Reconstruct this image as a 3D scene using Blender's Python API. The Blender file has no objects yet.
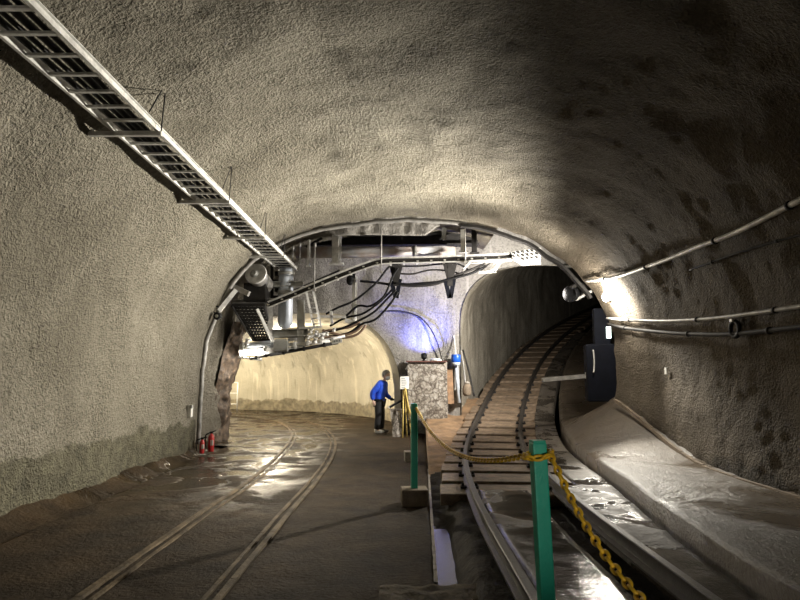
import bpy, bmesh, math, random
from mathutils import Vector, Matrix, noise, geometry
random.seed(7)
S = bpy.context.scene
C = S.collection
PI = math.pi

# ------------------------------------------------------------------ camera
F = 600.0
CAM = Vector((0, 0, 1.6))
PITCH = math.atan(73 / 600.0)
cp, sp = math.cos(PITCH), math.sin(PITCH)
cd = bpy.data.cameras.new('camera')
cd.sensor_width = 36.0
cd.lens = 36.0 * F / 800.0
cd.clip_end = 200
cam = bpy.data.objects.new('camera', cd)
C.objects.link(cam)
cam.location = CAM
cam.rotation_euler = (PI / 2 + PITCH, 0, 0)
S.camera = cam


def ray(x, y):
    u, v = x - 400.0, 300.0 - y
    return Vector((u, F * cp - v * sp, F * sp + v * cp))


def at(x, y, Y):                       # the point at depth Y that was measured at pixel x, y
    d = ray(x, y)
    return CAM + d * (Y / d.y)


def atz(x, y, z):
    d = ray(x, y)
    return CAM + d * ((z - CAM.z) / d.z)


def sstep(a, b, x):
    t = min(1, max(0, (x - a) / (b - a)))
    return t * t * (3 - 2 * t)


# ------------------------------------------------------------------ materials
def nodes_mat(name):
    m = bpy.data.materials.new(name)
    m.use_nodes = True
    nt = m.node_tree
    b = nt.nodes['Principled BSDF']
    return m, nt, b


def N(nt, typ, **kw):
    n = nt.nodes.new(typ)
    for k, v in kw.items():
        if k in n.inputs.keys():
            n.inputs[k].default_value = v
        else:
            setattr(n, k, v)
    return n


def ramp(nt, fac, stops):
    r = nt.nodes.new('ShaderNodeValToRGB')
    els = r.color_ramp.elements
    els[0].position, els[0].color = stops[0][0], (*stops[0][1], 1)
    els[1].position, els[1].color = stops[1][0], (*stops[1][1], 1)
    for p, c in stops[2:]:
        e = els.new(p)
        e.color = (*c, 1)
    nt.links.new(fac, r.inputs[0])
    return r.outputs[0]


def math_node(nt, op, a, b=None, c=None):
    n = nt.nodes.new('ShaderNodeMath')
    n.operation = op
    for i, v in enumerate((a, b, c)):
        if v is None:
            continue
        if isinstance(v, (int, float)):
            n.inputs[i].default_value = v
        else:
            nt.links.new(v, n.inputs[i])
    return n.outputs[0]


def mix(nt, fac, a, b):
    n = nt.nodes.new('ShaderNodeMix')
    n.data_type = 'RGBA'
    for sock, v in ((n.inputs[0], fac), (n.inputs[6], a), (n.inputs[7], b)):
        if isinstance(v, (int, float)):
            sock.default_value = v
        elif isinstance(v, tuple):
            sock.default_value = (*v, 1)
        else:
            nt.links.new(v, sock)
    return n.outputs[2]


def noise_tex(nt, co, scale, detail=4, rough=0.55, dist=0.0):
    n = N(nt, 'ShaderNodeTexNoise')
    n.inputs['Scale'].default_value = scale
    n.inputs['Detail'].default_value = detail
    n.inputs['Roughness'].default_value = rough
    n.inputs['Distortion'].default_value = dist
    nt.links.new(co, n.inputs['Vector'])
    return n.outputs['Fac']


def simple(name, col, rough=0.5, metal=0.0, var=0.25, scale=9.0, bump=0.0, bscale=40.0, spec=0.5, col2=None):
    m, nt, b = nodes_mat(name)
    co = N(nt, 'ShaderNodeTexCoord').outputs['Object']
    f = noise_tex(nt, co, scale, 5, 0.6)
    dark = col2 if col2 else tuple(c * (1 - var) for c in col)
    lite = tuple(min(1, c * (1 + var * 0.5)) for c in col)
    cc = ramp(nt, f, [(0.35, dark), (0.62, lite)])
    nt.links.new(cc, b.inputs['Base Color'])
    b.inputs['Roughness'].default_value = rough
    b.inputs['Metallic'].default_value = metal
    b.inputs['Specular IOR Level'].default_value = spec
    if bump:
        f2 = noise_tex(nt, co, bscale, 4, 0.6)
        bn = N(nt, 'ShaderNodeBump')
        bn.inputs['Strength'].default_value = bump
        bn.inputs['Distance'].default_value = 0.02
        nt.links.new(f2, bn.inputs['Height'])
        nt.links.new(bn.outputs[0], b.inputs['Normal'])
    return m


def shotcrete(name, a, c, stain_h=None, stain=(0.09, 0.075, 0.05), bump=1.0, bd=0.042, streaks=False, patch=0.6, side_shade=None):
    m, nt, b = nodes_mat(name)
    co = N(nt, 'ShaderNodeTexCoord').outputs['Object']
    big = noise_tex(nt, co, 0.55, 5, 0.6, 0.4)
    col = ramp(nt, big, [(0.33, a), (0.66, c)])
    fine = noise_tex(nt, co, 17.0, 8, 0.75)
    col = mix(nt, math_node(nt, 'MULTIPLY', ramp(nt, fine, [(0.40, (1, 1, 1)), (0.52, (0, 0, 0))]), patch),
              col, tuple(x * 0.55 for x in a))
    sep = N(nt, 'ShaderNodeSeparateXYZ')
    nt.links.new(co, sep.inputs[0])
    if streaks:                       # pale and rusty runs of lime down the wall
        mp = N(nt, 'ShaderNodeMapping')
        mp.inputs['Scale'].default_value = (2.2, 2.2, 0.16)
        nt.links.new(co, mp.inputs[0])
        sf = noise_tex(nt, mp.outputs[0], 1.6, 4, 0.6, 0.3)
        col = mix(nt, math_node(nt, 'MULTIPLY', ramp(nt, sf, [(0.56, (0, 0, 0)), (0.66, (1, 1, 1))]), 0.55),
                  col, tuple(min(1, x * 1.35) for x in c))
        col = mix(nt, math_node(nt, 'MULTIPLY', ramp(nt, sf, [(0.33, (1, 1, 1)), (0.42, (0, 0, 0))]), 0.5),
                  col, tuple(x * 0.5 for x in a))
    if side_shade:                          # darker brown toward the right, painting in the weak light there
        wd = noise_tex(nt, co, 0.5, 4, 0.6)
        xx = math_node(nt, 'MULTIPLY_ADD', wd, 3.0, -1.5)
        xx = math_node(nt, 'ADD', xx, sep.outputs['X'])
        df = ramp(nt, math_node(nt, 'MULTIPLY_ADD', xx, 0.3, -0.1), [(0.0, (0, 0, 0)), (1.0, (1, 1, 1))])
        dc = ramp(nt, big, [(0.33, side_shade[0]), (0.66, side_shade[1])])
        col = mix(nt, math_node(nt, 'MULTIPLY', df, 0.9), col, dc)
    if stain_h is not None:           # tide mark of damp along the foot of the wall
        w = noise_tex(nt, co, 1.3, 5, 0.65)
        lim = math_node(nt, 'MULTIPLY_ADD', w, 0.75, stain_h - 0.375)
        d = math_node(nt, 'SUBTRACT', lim, sep.outputs['Z'])
        fac = ramp(nt, math_node(nt, 'MULTIPLY_ADD', d, 5.0, 0.5), [(0.35, (0, 0, 0)), (0.65, (1, 1, 1))])
        blot = noise_tex(nt, co, 5.0, 5, 0.65)
        st = ramp(nt, blot, [(0.35, tuple(x * 0.55 for x in stain)), (0.7, tuple(x * 1.7 for x in stain))])
        col = mix(nt, math_node(nt, 'MULTIPLY', fac, 0.85), col, st)
    nt.links.new(col, b.inputs['Base Color'])
    b.inputs['Roughness'].default_value = 0.85
    b.inputs['Specular IOR Level'].default_value = 0.25
    vor = N(nt, 'ShaderNodeTexVoronoi')
    vor.inputs['Scale'].default_value = 27.0
    wv = N(nt, 'ShaderNodeVectorMath')
    wv.operation = 'MULTIPLY_ADD'
    nn = N(nt, 'ShaderNodeTexNoise')
    nn.inputs['Scale'].default_value = 16.0
    nt.links.new(co, nn.inputs['Vector'])
    nt.links.new(nn.outputs['Color'], wv.inputs[0])
    wv.inputs[1].default_value = (0.12, 0.12, 0.12)
    nt.links.new(co, wv.inputs[2])
    nt.links.new(wv.outputs[0], vor.inputs['Vector'])
    h = math_node(nt, 'MULTIPLY_ADD', noise_tex(nt, co, 24.0, 6, 0.68), 1.5, vor.outputs['Distance'])
    bn = N(nt, 'ShaderNodeBump')
    bn.inputs['Strength'].default_value = bump
    bn.inputs['Distance'].default_value = bd
    nt.links.new(h, bn.inputs['Height'])
    nt.links.new(bn.outputs[0], b.inputs['Normal'])
    return m


def wet_floor(name, a, c, r0=0.18, r1=0.6, bump=0.35, scale=1.1, puddle=0.5, bscale=18.0, pcol=None, spec=0.5, wet_y=None, zone=False):
    m, nt, b = nodes_mat(name)
    co = N(nt, 'ShaderNodeTexCoord').outputs['Object']
    big = noise_tex(nt, co, scale, 7, 0.62, 0.3)
    fine = noise_tex(nt, co, bscale, 6, 0.65)
    col = ramp(nt, big, [(0.35, a), (0.68, c)])
    col = mix(nt, math_node(nt, 'MULTIPLY', fine, 0.6), col, tuple(x * 0.6 for x in a))
    pud = ramp(nt, noise_tex(nt, co, scale * 0.9, 5, 0.6, 0.5), [(puddle - 0.05, (1, 1, 1)), (puddle + 0.06, (0, 0, 0))])
    if zone:                          # the wet runs only along the left track
        sx_ = N(nt, 'ShaderNodeSeparateXYZ')
        nt.links.new(co, sx_.inputs[0])
        wob = math_node(nt, 'MULTIPLY_ADD', noise_tex(nt, co, 1.0, 4, 0.6), 2.4, -1.2)
        xm = ramp(nt, math_node(nt, 'MULTIPLY_ADD', math_node(nt, 'ADD', sx_.outputs['X'], wob), -0.8, -0.9), [(0.0, (0, 0, 0)), (0.8, (1, 1, 1))])
        ym = ramp(nt, math_node(nt, 'MULTIPLY_ADD', math_node(nt, 'ADD', sx_.outputs['Y'], wob), 0.3, -1.9), [(0.0, (0, 0, 0)), (0.8, (1, 1, 1))])
        pud = math_node(nt, 'MULTIPLY', math_node(nt, 'MULTIPLY', xm, ym), pud)
    if wet_y:
        sp_ = N(nt, 'ShaderNodeSeparateXYZ')
        nt.links.new(co, sp_.inputs[0])
        g_ = math_node(nt, 'MULTIPLY_ADD', noise_tex(nt, co, 2.2, 5, 0.6), 2.4, wet_y - 1.2)
        g_ = ramp(nt, math_node(nt, 'MULTIPLY_ADD', math_node(nt, 'SUBTRACT', g_, sp_.outputs['Y']), 3.0, 0.5), [(0.3, (0, 0, 0)), (0.7, (1, 1, 1))])
        pud = math_node(nt, 'MAXIMUM', pud, g_)
    if pcol:
        col = mix(nt, math_node(nt, 'MULTIPLY', pud, 0.8), col, pcol)
    nt.links.new(col, b.inputs['Base Color'])
    rr = math_node(nt, 'MULTIPLY_ADD', fine, 0.35, r1 - 0.17)
    rmix = N(nt, 'ShaderNodeMix')
    nt.links.new(pud, rmix.inputs[0])
    nt.links.new(rr, rmix.inputs[2])
    rmix.inputs[3].default_value = r0
    nt.links.new(rmix.outputs[0], b.inputs['Roughness'])
    b.inputs['Specular IOR Level'].default_value = spec
    bn = N(nt, 'ShaderNodeBump')
    bn.inputs['Strength'].default_value = bump
    bn.inputs['Distance'].default_value = 0.02
    hh = math_node(nt, 'MULTIPLY_ADD', noise_tex(nt, co, 3.5, 5, 0.6), 1.5, fine)
    hh = math_node(nt, 'MULTIPLY', hh, math_node(nt, 'MULTIPLY_ADD', pud, -0.80, 1.0))
    nt.links.new(hh, bn.inputs['Height'])
    nt.links.new(bn.outputs[0], b.inputs['Normal'])
    return m


def emit(name, col, strength):
    m, nt, b = nodes_mat(name)
    b.inputs['Base Color'].default_value = (0.9, 0.9, 0.9, 1)
    b.inputs['Emission Color'].default_value = (*col, 1)
    b.inputs['Emission Strength'].default_value = strength
    return m


def veined(name):                     # dark veins in pale stone, the face of the display boards
    m, nt, b = nodes_mat(name)
    co = N(nt, 'ShaderNodeTexCoord').outputs['Object']
    wv = N(nt, 'ShaderNodeVectorMath')
    wv.operation = 'MULTIPLY_ADD'
    nn = N(nt, 'ShaderNodeTexNoise')
    nn.inputs['Scale'].default_value = 5.0
    nt.links.new(co, nn.inputs['Vector'])
    nt.links.new(nn.outputs['Color'], wv.inputs[0])
    wv.inputs[1].default_value = (0.4, 0.4, 0.4)
    nt.links.new(co, wv.inputs[2])
    v = N(nt, 'ShaderNodeTexVoronoi')
    v.feature = 'DISTANCE_TO_EDGE'
    v.inputs['Scale'].default_value = 5.0
    nt.links.new(wv.outputs[0], v.inputs['Vector'])
    f = noise_tex(nt, co, 7.5, 4, 0.6, 1.2)
    col = ramp(nt, f, [(0.36, (0.10, 0.08, 0.065)), (0.5, (0.30, 0.27, 0.23)), (0.68, (0.46, 0.44, 0.41))])
    col = mix(nt, ramp(nt, v.outputs['Distance'], [(0.03, (0.7, 0.7, 0.7)), (0.12, (0, 0, 0))]), col, (0.06, 0.045, 0.035))
    nt.links.new(col, b.inputs['Base Color'])
    b.inputs['Roughness'].default_value = 0.7
    return m


TAN, TAN2 = (0.158, 0.141, 0.108), (0.265, 0.242, 0.194)
SIDE_SHADE = ((0.075, 0.058, 0.040), (0.135, 0.108, 0.077))  # dark browns that paint the dim right side of the vault
M = dict(
    wall=shotcrete('sprayed concrete', TAN, TAN2, 0.62, (0.085, 0.078, 0.05)),
    wall_r=shotcrete('sprayed concrete right side', TAN, TAN2, 0.35, (0.05, 0.042, 0.03), side_shade=SIDE_SHADE),
    ceil=shotcrete('sprayed concrete roof', TAN, TAN2, side_shade=SIDE_SHADE),
    back=shotcrete('sprayed concrete end wall', (0.22, 0.205, 0.188), (0.33, 0.315, 0.29), bump=0.6, streaks=True),
    branch=shotcrete('yellowed concrete lining', (0.40, 0.365, 0.28), (0.57, 0.53, 0.43), 0.45, (0.20, 0.17, 0.115), bump=0.35, bd=0.02, streaks=True, patch=0.12),
    incline=shotcrete('grey concrete lining', (0.22, 0.195, 0.155), (0.42, 0.385, 0.32), bump=0.6, bd=0.03, streaks=True),
    slab=wet_floor('wet slab', (0.016, 0.010, 0.0045), (0.060, 0.038, 0.019), 0.16, 0.72, 1.0, 1.6, 0.52, 26.0, spec=0.14, zone=True),
    walk=wet_floor('wet walkway concrete', (0.085, 0.068, 0.050), (0.16, 0.128, 0.095), 0.24, 0.40, 0.9, 0.7, 0.47, 32.0, (0.12, 0.095, 0.07)),
    strip=wet_floor('track side concrete', (0.10, 0.085, 0.07), (0.20, 0.175, 0.145), 0.12, 0.6, 0.8, 1.6, 0.47, 14.0, (0.04, 0.033, 0.026), wet_y=5.3),
    infill=wet_floor('rail infill concrete', (0.20, 0.18, 0.15), (0.33, 0.30, 0.25), 0.07, 0.6, 0.7, 1.3, 0.52, 20.0, (0.022, 0.018, 0.013), wet_y=5.75),
    ballast=simple('dark ballast dirt', (0.018, 0.013, 0.009), 0.75, 0, 0.5, 4, 0.9, 22, col2=(0.006, 0.005, 0.0035), spec=0.2),
    rock=simple('broken brown rock', (0.10, 0.07, 0.047), 0.7, 0, 0.6, 9, 1.0, 20, col2=(0.03, 0.022, 0.016)),
    bank=simple('brown earth bank', (0.23, 0.145, 0.08), 0.8, 0, 0.4, 3, 0.8, 16, col2=(0.15, 0.095, 0.055)),
    ledge=simple('rough slab edge', (0.10, 0.08, 0.055), 0.8, 0, 0.5, 7, 1.0, 25),
    edge=simple('pale concrete', (0.34, 0.31, 0.27), 0.5, 0, 0.4, 8, 0.6, 30),
    water=simple('still water', (0.05, 0.05, 0.06), 0.22, 0, 0.1, 2),
    rail=simple('rail steel', (0.045, 0.039, 0.034), 0.4, 0.1, 0.35, 14, 0.2, 60),
    railrust=simple('embedded rail', (0.115, 0.085, 0.052), 0.65, 0.0, 0.4, 3, 0.6, 30, spec=0.2, col2=(0.035, 0.025, 0.015)),
    timber=simple('weathered sleeper', (0.20, 0.145, 0.098), 0.55, 0, 0.45, 5, 0.7, 30, col2=(0.085, 0.06, 0.04)),
    green=simple('green paint', (0.015, 0.42, 0.28), 0.4, 0, 0.12, 6, 0.1, 60),
    yellow=simple('yellow plastic', (0.85, 0.52, 0.03), 0.4, 0, 0.2, 20),
    rope=simple('yellow rope', (0.62, 0.47, 0.14), 0.7, 0, 0.3, 30),
    block=simple('footing concrete', (0.20, 0.155, 0.11), 0.85, 0, 0.3, 8, 0.7, 40),
    galv=simple('galvanised steel', (0.62, 0.61, 0.59), 0.42, 0.2, 0.3, 7, 0.1, 40),
    galvdull=simple('dull steel', (0.30, 0.29, 0.275), 0.5, 0.25, 0.35, 6, 0.2, 40),
    white=simple('white painted metal', (0.72, 0.71, 0.68), 0.45, 0.0, 0.15, 6),
    grey=simple('grey painted metal', (0.34, 0.34, 0.32), 0.5, 0.1, 0.25, 6),
    dark=simple('dark steel', (0.026, 0.024, 0.023), 0.7, 0.1, 0.4, 6, spec=0.3),
    black=simple('black rubber', (0.008, 0.008, 0.009), 0.6, 0, 0.3, 12, spec=0.2),
    navy=simple('dark blue enamel', (0.004, 0.005, 0.010), 0.75, 0, 0.3, 6, spec=0.15),
    paleblue=simple('pale blue pipe paint', (0.46, 0.50, 0.56), 0.35, 0.1, 0.2, 4),
    rustpipe=simple('rust streaked pipe', (0.50, 0.51, 0.53), 0.4, 0.1, 0.2, 2, col2=(0.40, 0.30, 0.25)),
    brown=simple('brown cable sheath', (0.20, 0.13, 0.09), 0.6, 0, 0.3, 9),
    wood=simple('old brown wood', (0.26, 0.155, 0.085), 0.7, 0, 0.4, 8, 0.4, 30),
    redwood=simple('dark red board', (0.12, 0.05, 0.04), 0.6, 0, 0.3, 8),
    vein=veined('veined stone face'),
    red=simple('red enamel', (0.45, 0.03, 0.03), 0.3, 0, 0.2, 8),
    blue=simple('blue jacket cloth', (0.012, 0.075, 0.62), 0.75, 0, 0.2, 10, 0.3, 60),
    bluelamp=simple('blue enamel', (0.015, 0.10, 0.55), 0.35, 0, 0.2, 8),
    trousers=simple('black cloth', (0.012, 0.012, 0.014), 0.85, 0, 0.3, 10, 0.3, 60),
    skin=simple('skin', (0.62, 0.43, 0.34), 0.55, 0, 0.08, 12),
    hair=simple('grey hair', (0.32, 0.31, 0.30), 0.8, 0, 0.5, 60, 0.6, 90),
    mask=simple('white mask cloth', (0.82, 0.84, 0.90), 0.8, 0, 0.05, 12),
    shoe=simple('grey shoe leather', (0.16, 0.155, 0.15), 0.5, 0, 0.2, 12),
    ink=simple('dark ink', (0.04, 0.05, 0.07), 0.7),
    paper=simple('white sign face', (0.78, 0.78, 0.75), 0.5, 0, 0.06, 8),
    lamp=emit('glowing lamp glass', (1.0, 0.95, 0.84), 60),
    panel=emit('lit pale green display', (0.75, 1.0, 0.92), 2.2),
    bluelens=emit('glowing blue lens', (0.12, 0.16, 1.0), 8),
    tube=emit('glowing warm tube', (1.0, 0.93, 0.8), 35),
)

# ------------------------------------------------------------------ mesh helpers
def link_mesh(name, bm, mat, parent=None, smooth=False, world=True):
    me = bpy.data.meshes.new(name)
    bm.normal_update()
    bm.to_mesh(me)
    bm.free()
    if isinstance(mat, (list, tuple)):
        for k in mat:
            me.materials.append(M[k])
    else:
        me.materials.append(M[mat])
    if smooth:
        for p in me.polygons:
            p.use_smooth = True
    o = bpy.data.objects.new(name, me)
    C.objects.link(o)
    if parent:
        o.parent = parent
        if world:                    # geometry was given in world space
            o.matrix_parent_inverse = parent.matrix_world.inverted()
    return o


def catmull(pts, n=8):
    pts = [Vector(p) for p in pts]
    if len(pts) < 3:
        return [pts[0].lerp(pts[1], i / n) for i in range(n + 1)] if n > 1 else pts
    P = [pts[0] * 2 - pts[1]] + pts + [pts[-1] * 2 - pts[-2]]
    out = []
    for i in range(1, len(P) - 2):
        for k in range(n):
            t = k / n
            a, b, c, d = P[i - 1], P[i], P[i + 1], P[i + 2]
            out.append(0.5 * ((2 * b) + (c - a) * t + (2 * a - 5 * b + 4 * c - d) * t * t + (3 * b - a - 3 * c + d) * t ** 3))
    out.append(pts[-1])
    return out


class MB:
    def __init__(s):
        s.bm = bmesh.new()

    def box(s, c, size, rot=None, bev=0.0):
        r = bmesh.ops.create_cube(s.bm, size=1.0)
        mt = Matrix.Translation(Vector(c))
        if rot is not None:
            mt = mt @ (rot.to_4x4() if isinstance(rot, Matrix) else Matrix.Rotation(rot, 4, 'Z'))
        mt = mt @ Matrix.Diagonal((*size, 1))
        bmesh.ops.transform(s.bm, matrix=mt, verts=r['verts'])
        if bev:
            ed = {e for v in r['verts'] for e in v.link_edges}
            bmesh.ops.bevel(s.bm, geom=list(ed), offset=bev, segments=2, affect='EDGES', profile=0.6)
        return s

    def bar(s, a, b, w, h, up=(0, 0, 1), bev=0.0):
        a, b = Vector(a), Vector(b)
        d = b - a
        y = d.normalized()
        u = Vector(up)
        x = y.cross(u)
        if x.length < 1e-4:
            x = y.cross(Vector((1, 0, 0)))
        x.normalize()
        z = x.cross(y)
        return s.box((a + b) / 2, (w, d.length, h), Matrix((x, y, z)).transposed(), bev)

    def ibeam(s, a, b, w, h, t=0.015, up=(0, 0, 1)):
        a, b = Vector(a), Vector(b)
        y = (b - a).normalized()
        x = y.cross(Vector(up)).normalized()
        z = x.cross(y)
        s.bar(a, b, t, h, up)
        s.bar(a + z * (h / 2), b + z * (h / 2), w, t, up)
        s.bar(a - z * (h / 2), b - z * (h / 2), w, t, up)
        return s

    def tube(s, pts, r, seg=8, n=6, caps=True, closed=False, raw=False):
        P = [Vector(p) for p in pts] if raw else catmull(pts, n)
        rr = r if isinstance(r, (list, tuple)) else None
        ref = None
        rings = []
        for i, p in enumerate(P):
            if closed:
                t = P[(i + 1) % len(P)] - P[i - 1]
            else:
                t = P[min(i + 1, len(P) - 1)] - P[max(i - 1, 0)]
            t.normalize()
            if ref is None:
                ref = t.orthogonal().normalized()
            ref = (ref - t * ref.dot(t)).normalized()
            b = t.cross(ref)
            q = rr[min(len(rr) - 1, int(i / max(1, len(P) - 1) * (len(rr) - 1) + 0.5))] if rr else r
            rings.append([s.bm.verts.new(p + (ref * math.cos(a) + b * math.sin(a)) * q)
                          for a in (2 * PI * k / seg for k in range(seg))])
        m = len(rings)
        for i in range(m if closed else m - 1):
            A, B = rings[i], rings[(i + 1) % m]
            for k in range(seg):
                f = s.bm.faces.new((A[k], A[(k + 1) % seg], B[(k + 1) % seg], B[k]))
                f.smooth = True
        if caps and not closed:
            s.bm.faces.new(list(reversed(rings[0])))
            s.bm.faces.new(rings[-1])
        return s

    def cyl(s, a, b, r, r2=None, seg=20):
        return s.tube([a, b], [r, r if r2 is None else r2], seg, 1, raw=True)

    def lathe(s, prof, base, axis=(0, 0, 1), seg=24):
        ax = Vector(axis).normalized()
        x = ax.orthogonal().normalized()
        y = ax.cross(x)
        base = Vector(base)
        rings = []
        for r, h in prof:
            rings.append([s.bm.verts.new(base + ax * h + (x * math.cos(a) + y * math.sin(a)) * max(r, 1e-4))
                          for a in (2 * PI * k / seg for k in range(seg))])
        for A, B in zip(rings, rings[1:]):
            for k in range(seg):
                f = s.bm.faces.new((A[k], A[(k + 1) % seg], B[(k + 1) % seg], B[k]))
                f.smooth = True
        s.bm.faces.new(list(reversed(rings[0])))
        s.bm.faces.new(rings[-1])
        return s

    def ball(s, c, r, sc=(1, 1, 1), seg=16, rot=None):
        q = bmesh.ops.create_uvsphere(s.bm, u_segments=seg, v_segments=max(6, seg // 2), radius=r)
        mt = Matrix.Translation(Vector(c))
        if rot is not None:
            mt = mt @ rot.to_4x4()
        bmesh.ops.transform(s.bm, matrix=mt @ Matrix.Diagonal((*sc, 1)), verts=q['verts'])
        for v in q['verts']:
            for f in v.link_faces:
                f.smooth = True
        return s

    def build(s, name, mat, parent=None):
        return link_mesh(name, s.bm, mat, parent)


def tag(o, label, cat, group=None):
    o['label'] = label
    o['category'] = cat
    if group:
        o['group'] = group
    return o


def thing(name, loc, label, cat, group=None, rz=0.0):
    o = bpy.data.objects.new(name, None)
    o.empty_display_size = 0.1
    C.objects.link(o)
    o.location = loc
    o.rotation_euler = (0, 0, rz)
    bpy.context.view_layer.update()
    return tag(o, label, cat, group)


def struct(o):
    o['kind'] = 'structure'
    return o


def grid_mesh(name, fn, nu, nv, mat, smooth=True, flip=False):
    bm = bmesh.new()
    V = [[bm.verts.new(fn(i, j)) for j in range(nv)] for i in range(nu)]
    for i in range(nu - 1):
        for j in range(nv - 1):
            q = (V[i][j], V[i + 1][j], V[i + 1][j + 1], V[i][j + 1])
            bm.faces.new(q if not flip else tuple(reversed(q)))
    return link_mesh(name, bm, mat, smooth=smooth)


def fbm(p, sc, oct_=3):
    return noise.fractal(Vector(p) * sc, 1.0, 2.0, oct_)


# ------------------------------------------------------------------ the track's line
_T = []
def _track():
    x, y, z, u, du = 1.318, 1.0, 0.295, 1.0, 0.05
    while u < 48:
        th = 0.0225 * max(0.0, u - 5.05)
        _T.append((x, y, z, th))
        x += math.sin(th) * du
        y += math.cos(th) * du
        z += 0.247 * min(1, max(0, (u - 10.9) / 8.0)) * du
        u += du
_track()


def TR(u):
    f = min(len(_T) - 2.001, max(0.0, (u - 1.0) / 0.05))
    i = int(f)
    t = f - i
    a, b = _T[i], _T[i + 1]
    return [p + (q - p) * t for p, q in zip(a, b)]


def place(u, o, dz=0.0):
    x, y, z, th = TR(u)
    return Vector((x + math.cos(th) * o, y - math.sin(th) * o, z + dz))


def track_u(X, Y):                     # nearest station along the track
    u = 1 + (Y - 1.0)
    for _ in range(6):
        x, y, z, th = TR(u)
        u += (X - x) * math.sin(th) + (Y - y) * math.cos(th)
    return u


RWX = 4.45
def wall_o(u):                         # distance of the right wall from the track
    x, y, z, th = TR(u)
    return max((RWX - x) / math.cos(th), 1.9) + 1.5 * sstep(13.2, 16, u) * 1.0 + 0.9 * sstep(15, 21, u)


def rise(u):                           # the walkway climbs along the right wall sooner than the track does
    return 0.74 * sstep(8.6, 13.2, u) - 0.80 * sstep(13.6, 15.6, u)


def right_wall_x(Y):
    return RWX


# ------------------------------------------------------------------ main vault
def section(Y):
    xc, z0, zt, n = 0.15, 1.0, 4.95, 2.6
    al = 4.43
    base = right_wall_x(Y) - xc
    ar = 4.24 + 0.22 * sstep(6, 12.6, Y)
    pts = []
    for k in range(7):
        z = -0.35 + (z0 + 0.35) * k / 7
        pts.append((xc - al, z))
    K = 72
    for k in range(K + 1):
        a = PI - PI * k / K
        c, s_ = math.cos(a), abs(math.sin(a))
        px = math.copysign(abs(c) ** (2 / n), c)
        pz = z0 + (zt - z0) * abs(s_) ** (2 / n)
        pts.append((xc + px * (al if px < 0 else ar), pz))
    for k in range(1, 8):
        z = z0 - (z0 + 0.35) * k / 7
        pts.append((xc + ar, z))
    out = []
    for x, z in pts:
        if x > xc + 2:
            x += (base - ar) * (1 - sstep(0.3, 2.3, z))
        out.append(Vector((x, Y, z)))
    return out


def resample(pts, m):
    L = [0.0]
    for a, b in zip(pts, pts[1:]):
        L.append(L[-1] + (b - a).length)
    out, j = [], 0
    for i in range(m):
        t = L[-1] * i / (m - 1)
        while j < len(L) - 2 and L[j + 1] < t:
            j += 1
        out.append(pts[j].lerp(pts[j + 1], (t - L[j]) / max(1e-6, L[j + 1] - L[j])))
    return out


def rough(p, nrm, amp=1.0):
    rib = math.sin(p.y * 4.6 + 1.5 * fbm(p, 0.4, 2)) * (0.4 + noise.noise(p * 0.5))
    d = 0.085 * fbm(p, 0.45, 3) + 0.034 * fbm(p, 1.7, 3) + 0.011 * fbm(p, 7.0, 3) + 0.022 * rib
    return p + nrm * (d * amp)


def vault_rows(ys, m, grow=0.0, amp=1.0):
    rows = []
    for Y in ys:
        pts = resample(section(Y), m)
        row = []
        for i, p in enumerate(pts):
            t = pts[min(i + 1, m - 1)] - pts[max(i - 1, 0)]
            nrm = Vector((-t.z, 0, t.x)).normalized()          # outward
            row.append(rough(p + nrm * grow, nrm, amp))
        rows.append(row)
    return rows


RIM_Y = 12.75
ys = [-9.0 + 0.13 * i for i in range(60)] + [-1.2 + (RIM_Y + 1.2) * i / 236 for i in range(237)]
MS = 281
VR = vault_rows(ys, MS)
L1, R1 = 84, 192


def part_grid(name, j0, j1, mat):
    return struct(grid_mesh(name, lambda i, j: VR[i][j0 + j], len(ys), j1 - j0 + 1, mat))


part_grid('wall_left', 0, L1, 'wall')
part_grid('ceiling', L1, R1, 'ceil')
part_grid('wall_right', R1, MS - 1, 'wall_r')
# end of the mine mouth behind the camera
struct(grid_mesh('wall_front', lambda i, j: Vector((-5 + 11 * i / 4, -8.95, -0.6 + 6 * j / 4)), 5, 5, 'wall_r'))

# the sprayed lip that ends the vault, and the recess behind it
lip = vault_rows([RIM_Y], MS)[0]
rec = vault_rows([RIM_Y + 0.02 + 3.9 * i / 40 for i in range(41)], MS, 0.22, 1.0)
struct(grid_mesh('trim_1', lambda i, j: lip[j] if i == 0 else rec[0][j], 2, 176, 'ceil'))
def rfn(i, j):
    p = rec[i][j].copy()
    if p.x < -2.5 and p.z < 4.2:
        w = 1 - sstep(2.2, 4.0, p.z)
        p.x += w * (0.28 * sstep(12.8, 14.4, p.y) - 1.1 * sstep(14.7, 15.2, p.y))
        if p.y > 13.6:
            p += Vector((0.05 * fbm(p, 4, 3), 0, 0)) * w
    return p
struct(grid_mesh('ceiling_recess', rfn, 41, 176, 'ceil'))
# raw broken rock at the corner between the vault and the level branch
def pfn(i, j):
    z = -0.15 + 2.95 * j / 60
    c = [(-4.30, 14.05), (-4.22, 14.18), (-4.15, 14.3), (-4.10, 14.4), (-4.08, 14.6), (-4.12, 14.8), (-4.25, 14.95), (-4.55, 15.0), (-4.9, 15.0)]
    f = i / 24 * 8
    k = min(7, int(f))
    x = c[k][0] + (c[k + 1][0] - c[k][0]) * (f - k)
    y = c[k][1] + (c[k + 1][1] - c[k][1]) * (f - k)
    x += -0.07 + 0.46 * (max(0, z) / 2.8) ** 2
    d = 0.10 * fbm((x * 2, y * 2, z), 2.2, 4) + 0.05 * fbm((x, y, z), 7, 3)
    return Vector((x + d * (0.3 if i == 0 else 1), y - d * 0.5, z))
struct(grid_mesh('trim_5', pfn, 25, 61, 'rock', flip=True))

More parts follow.
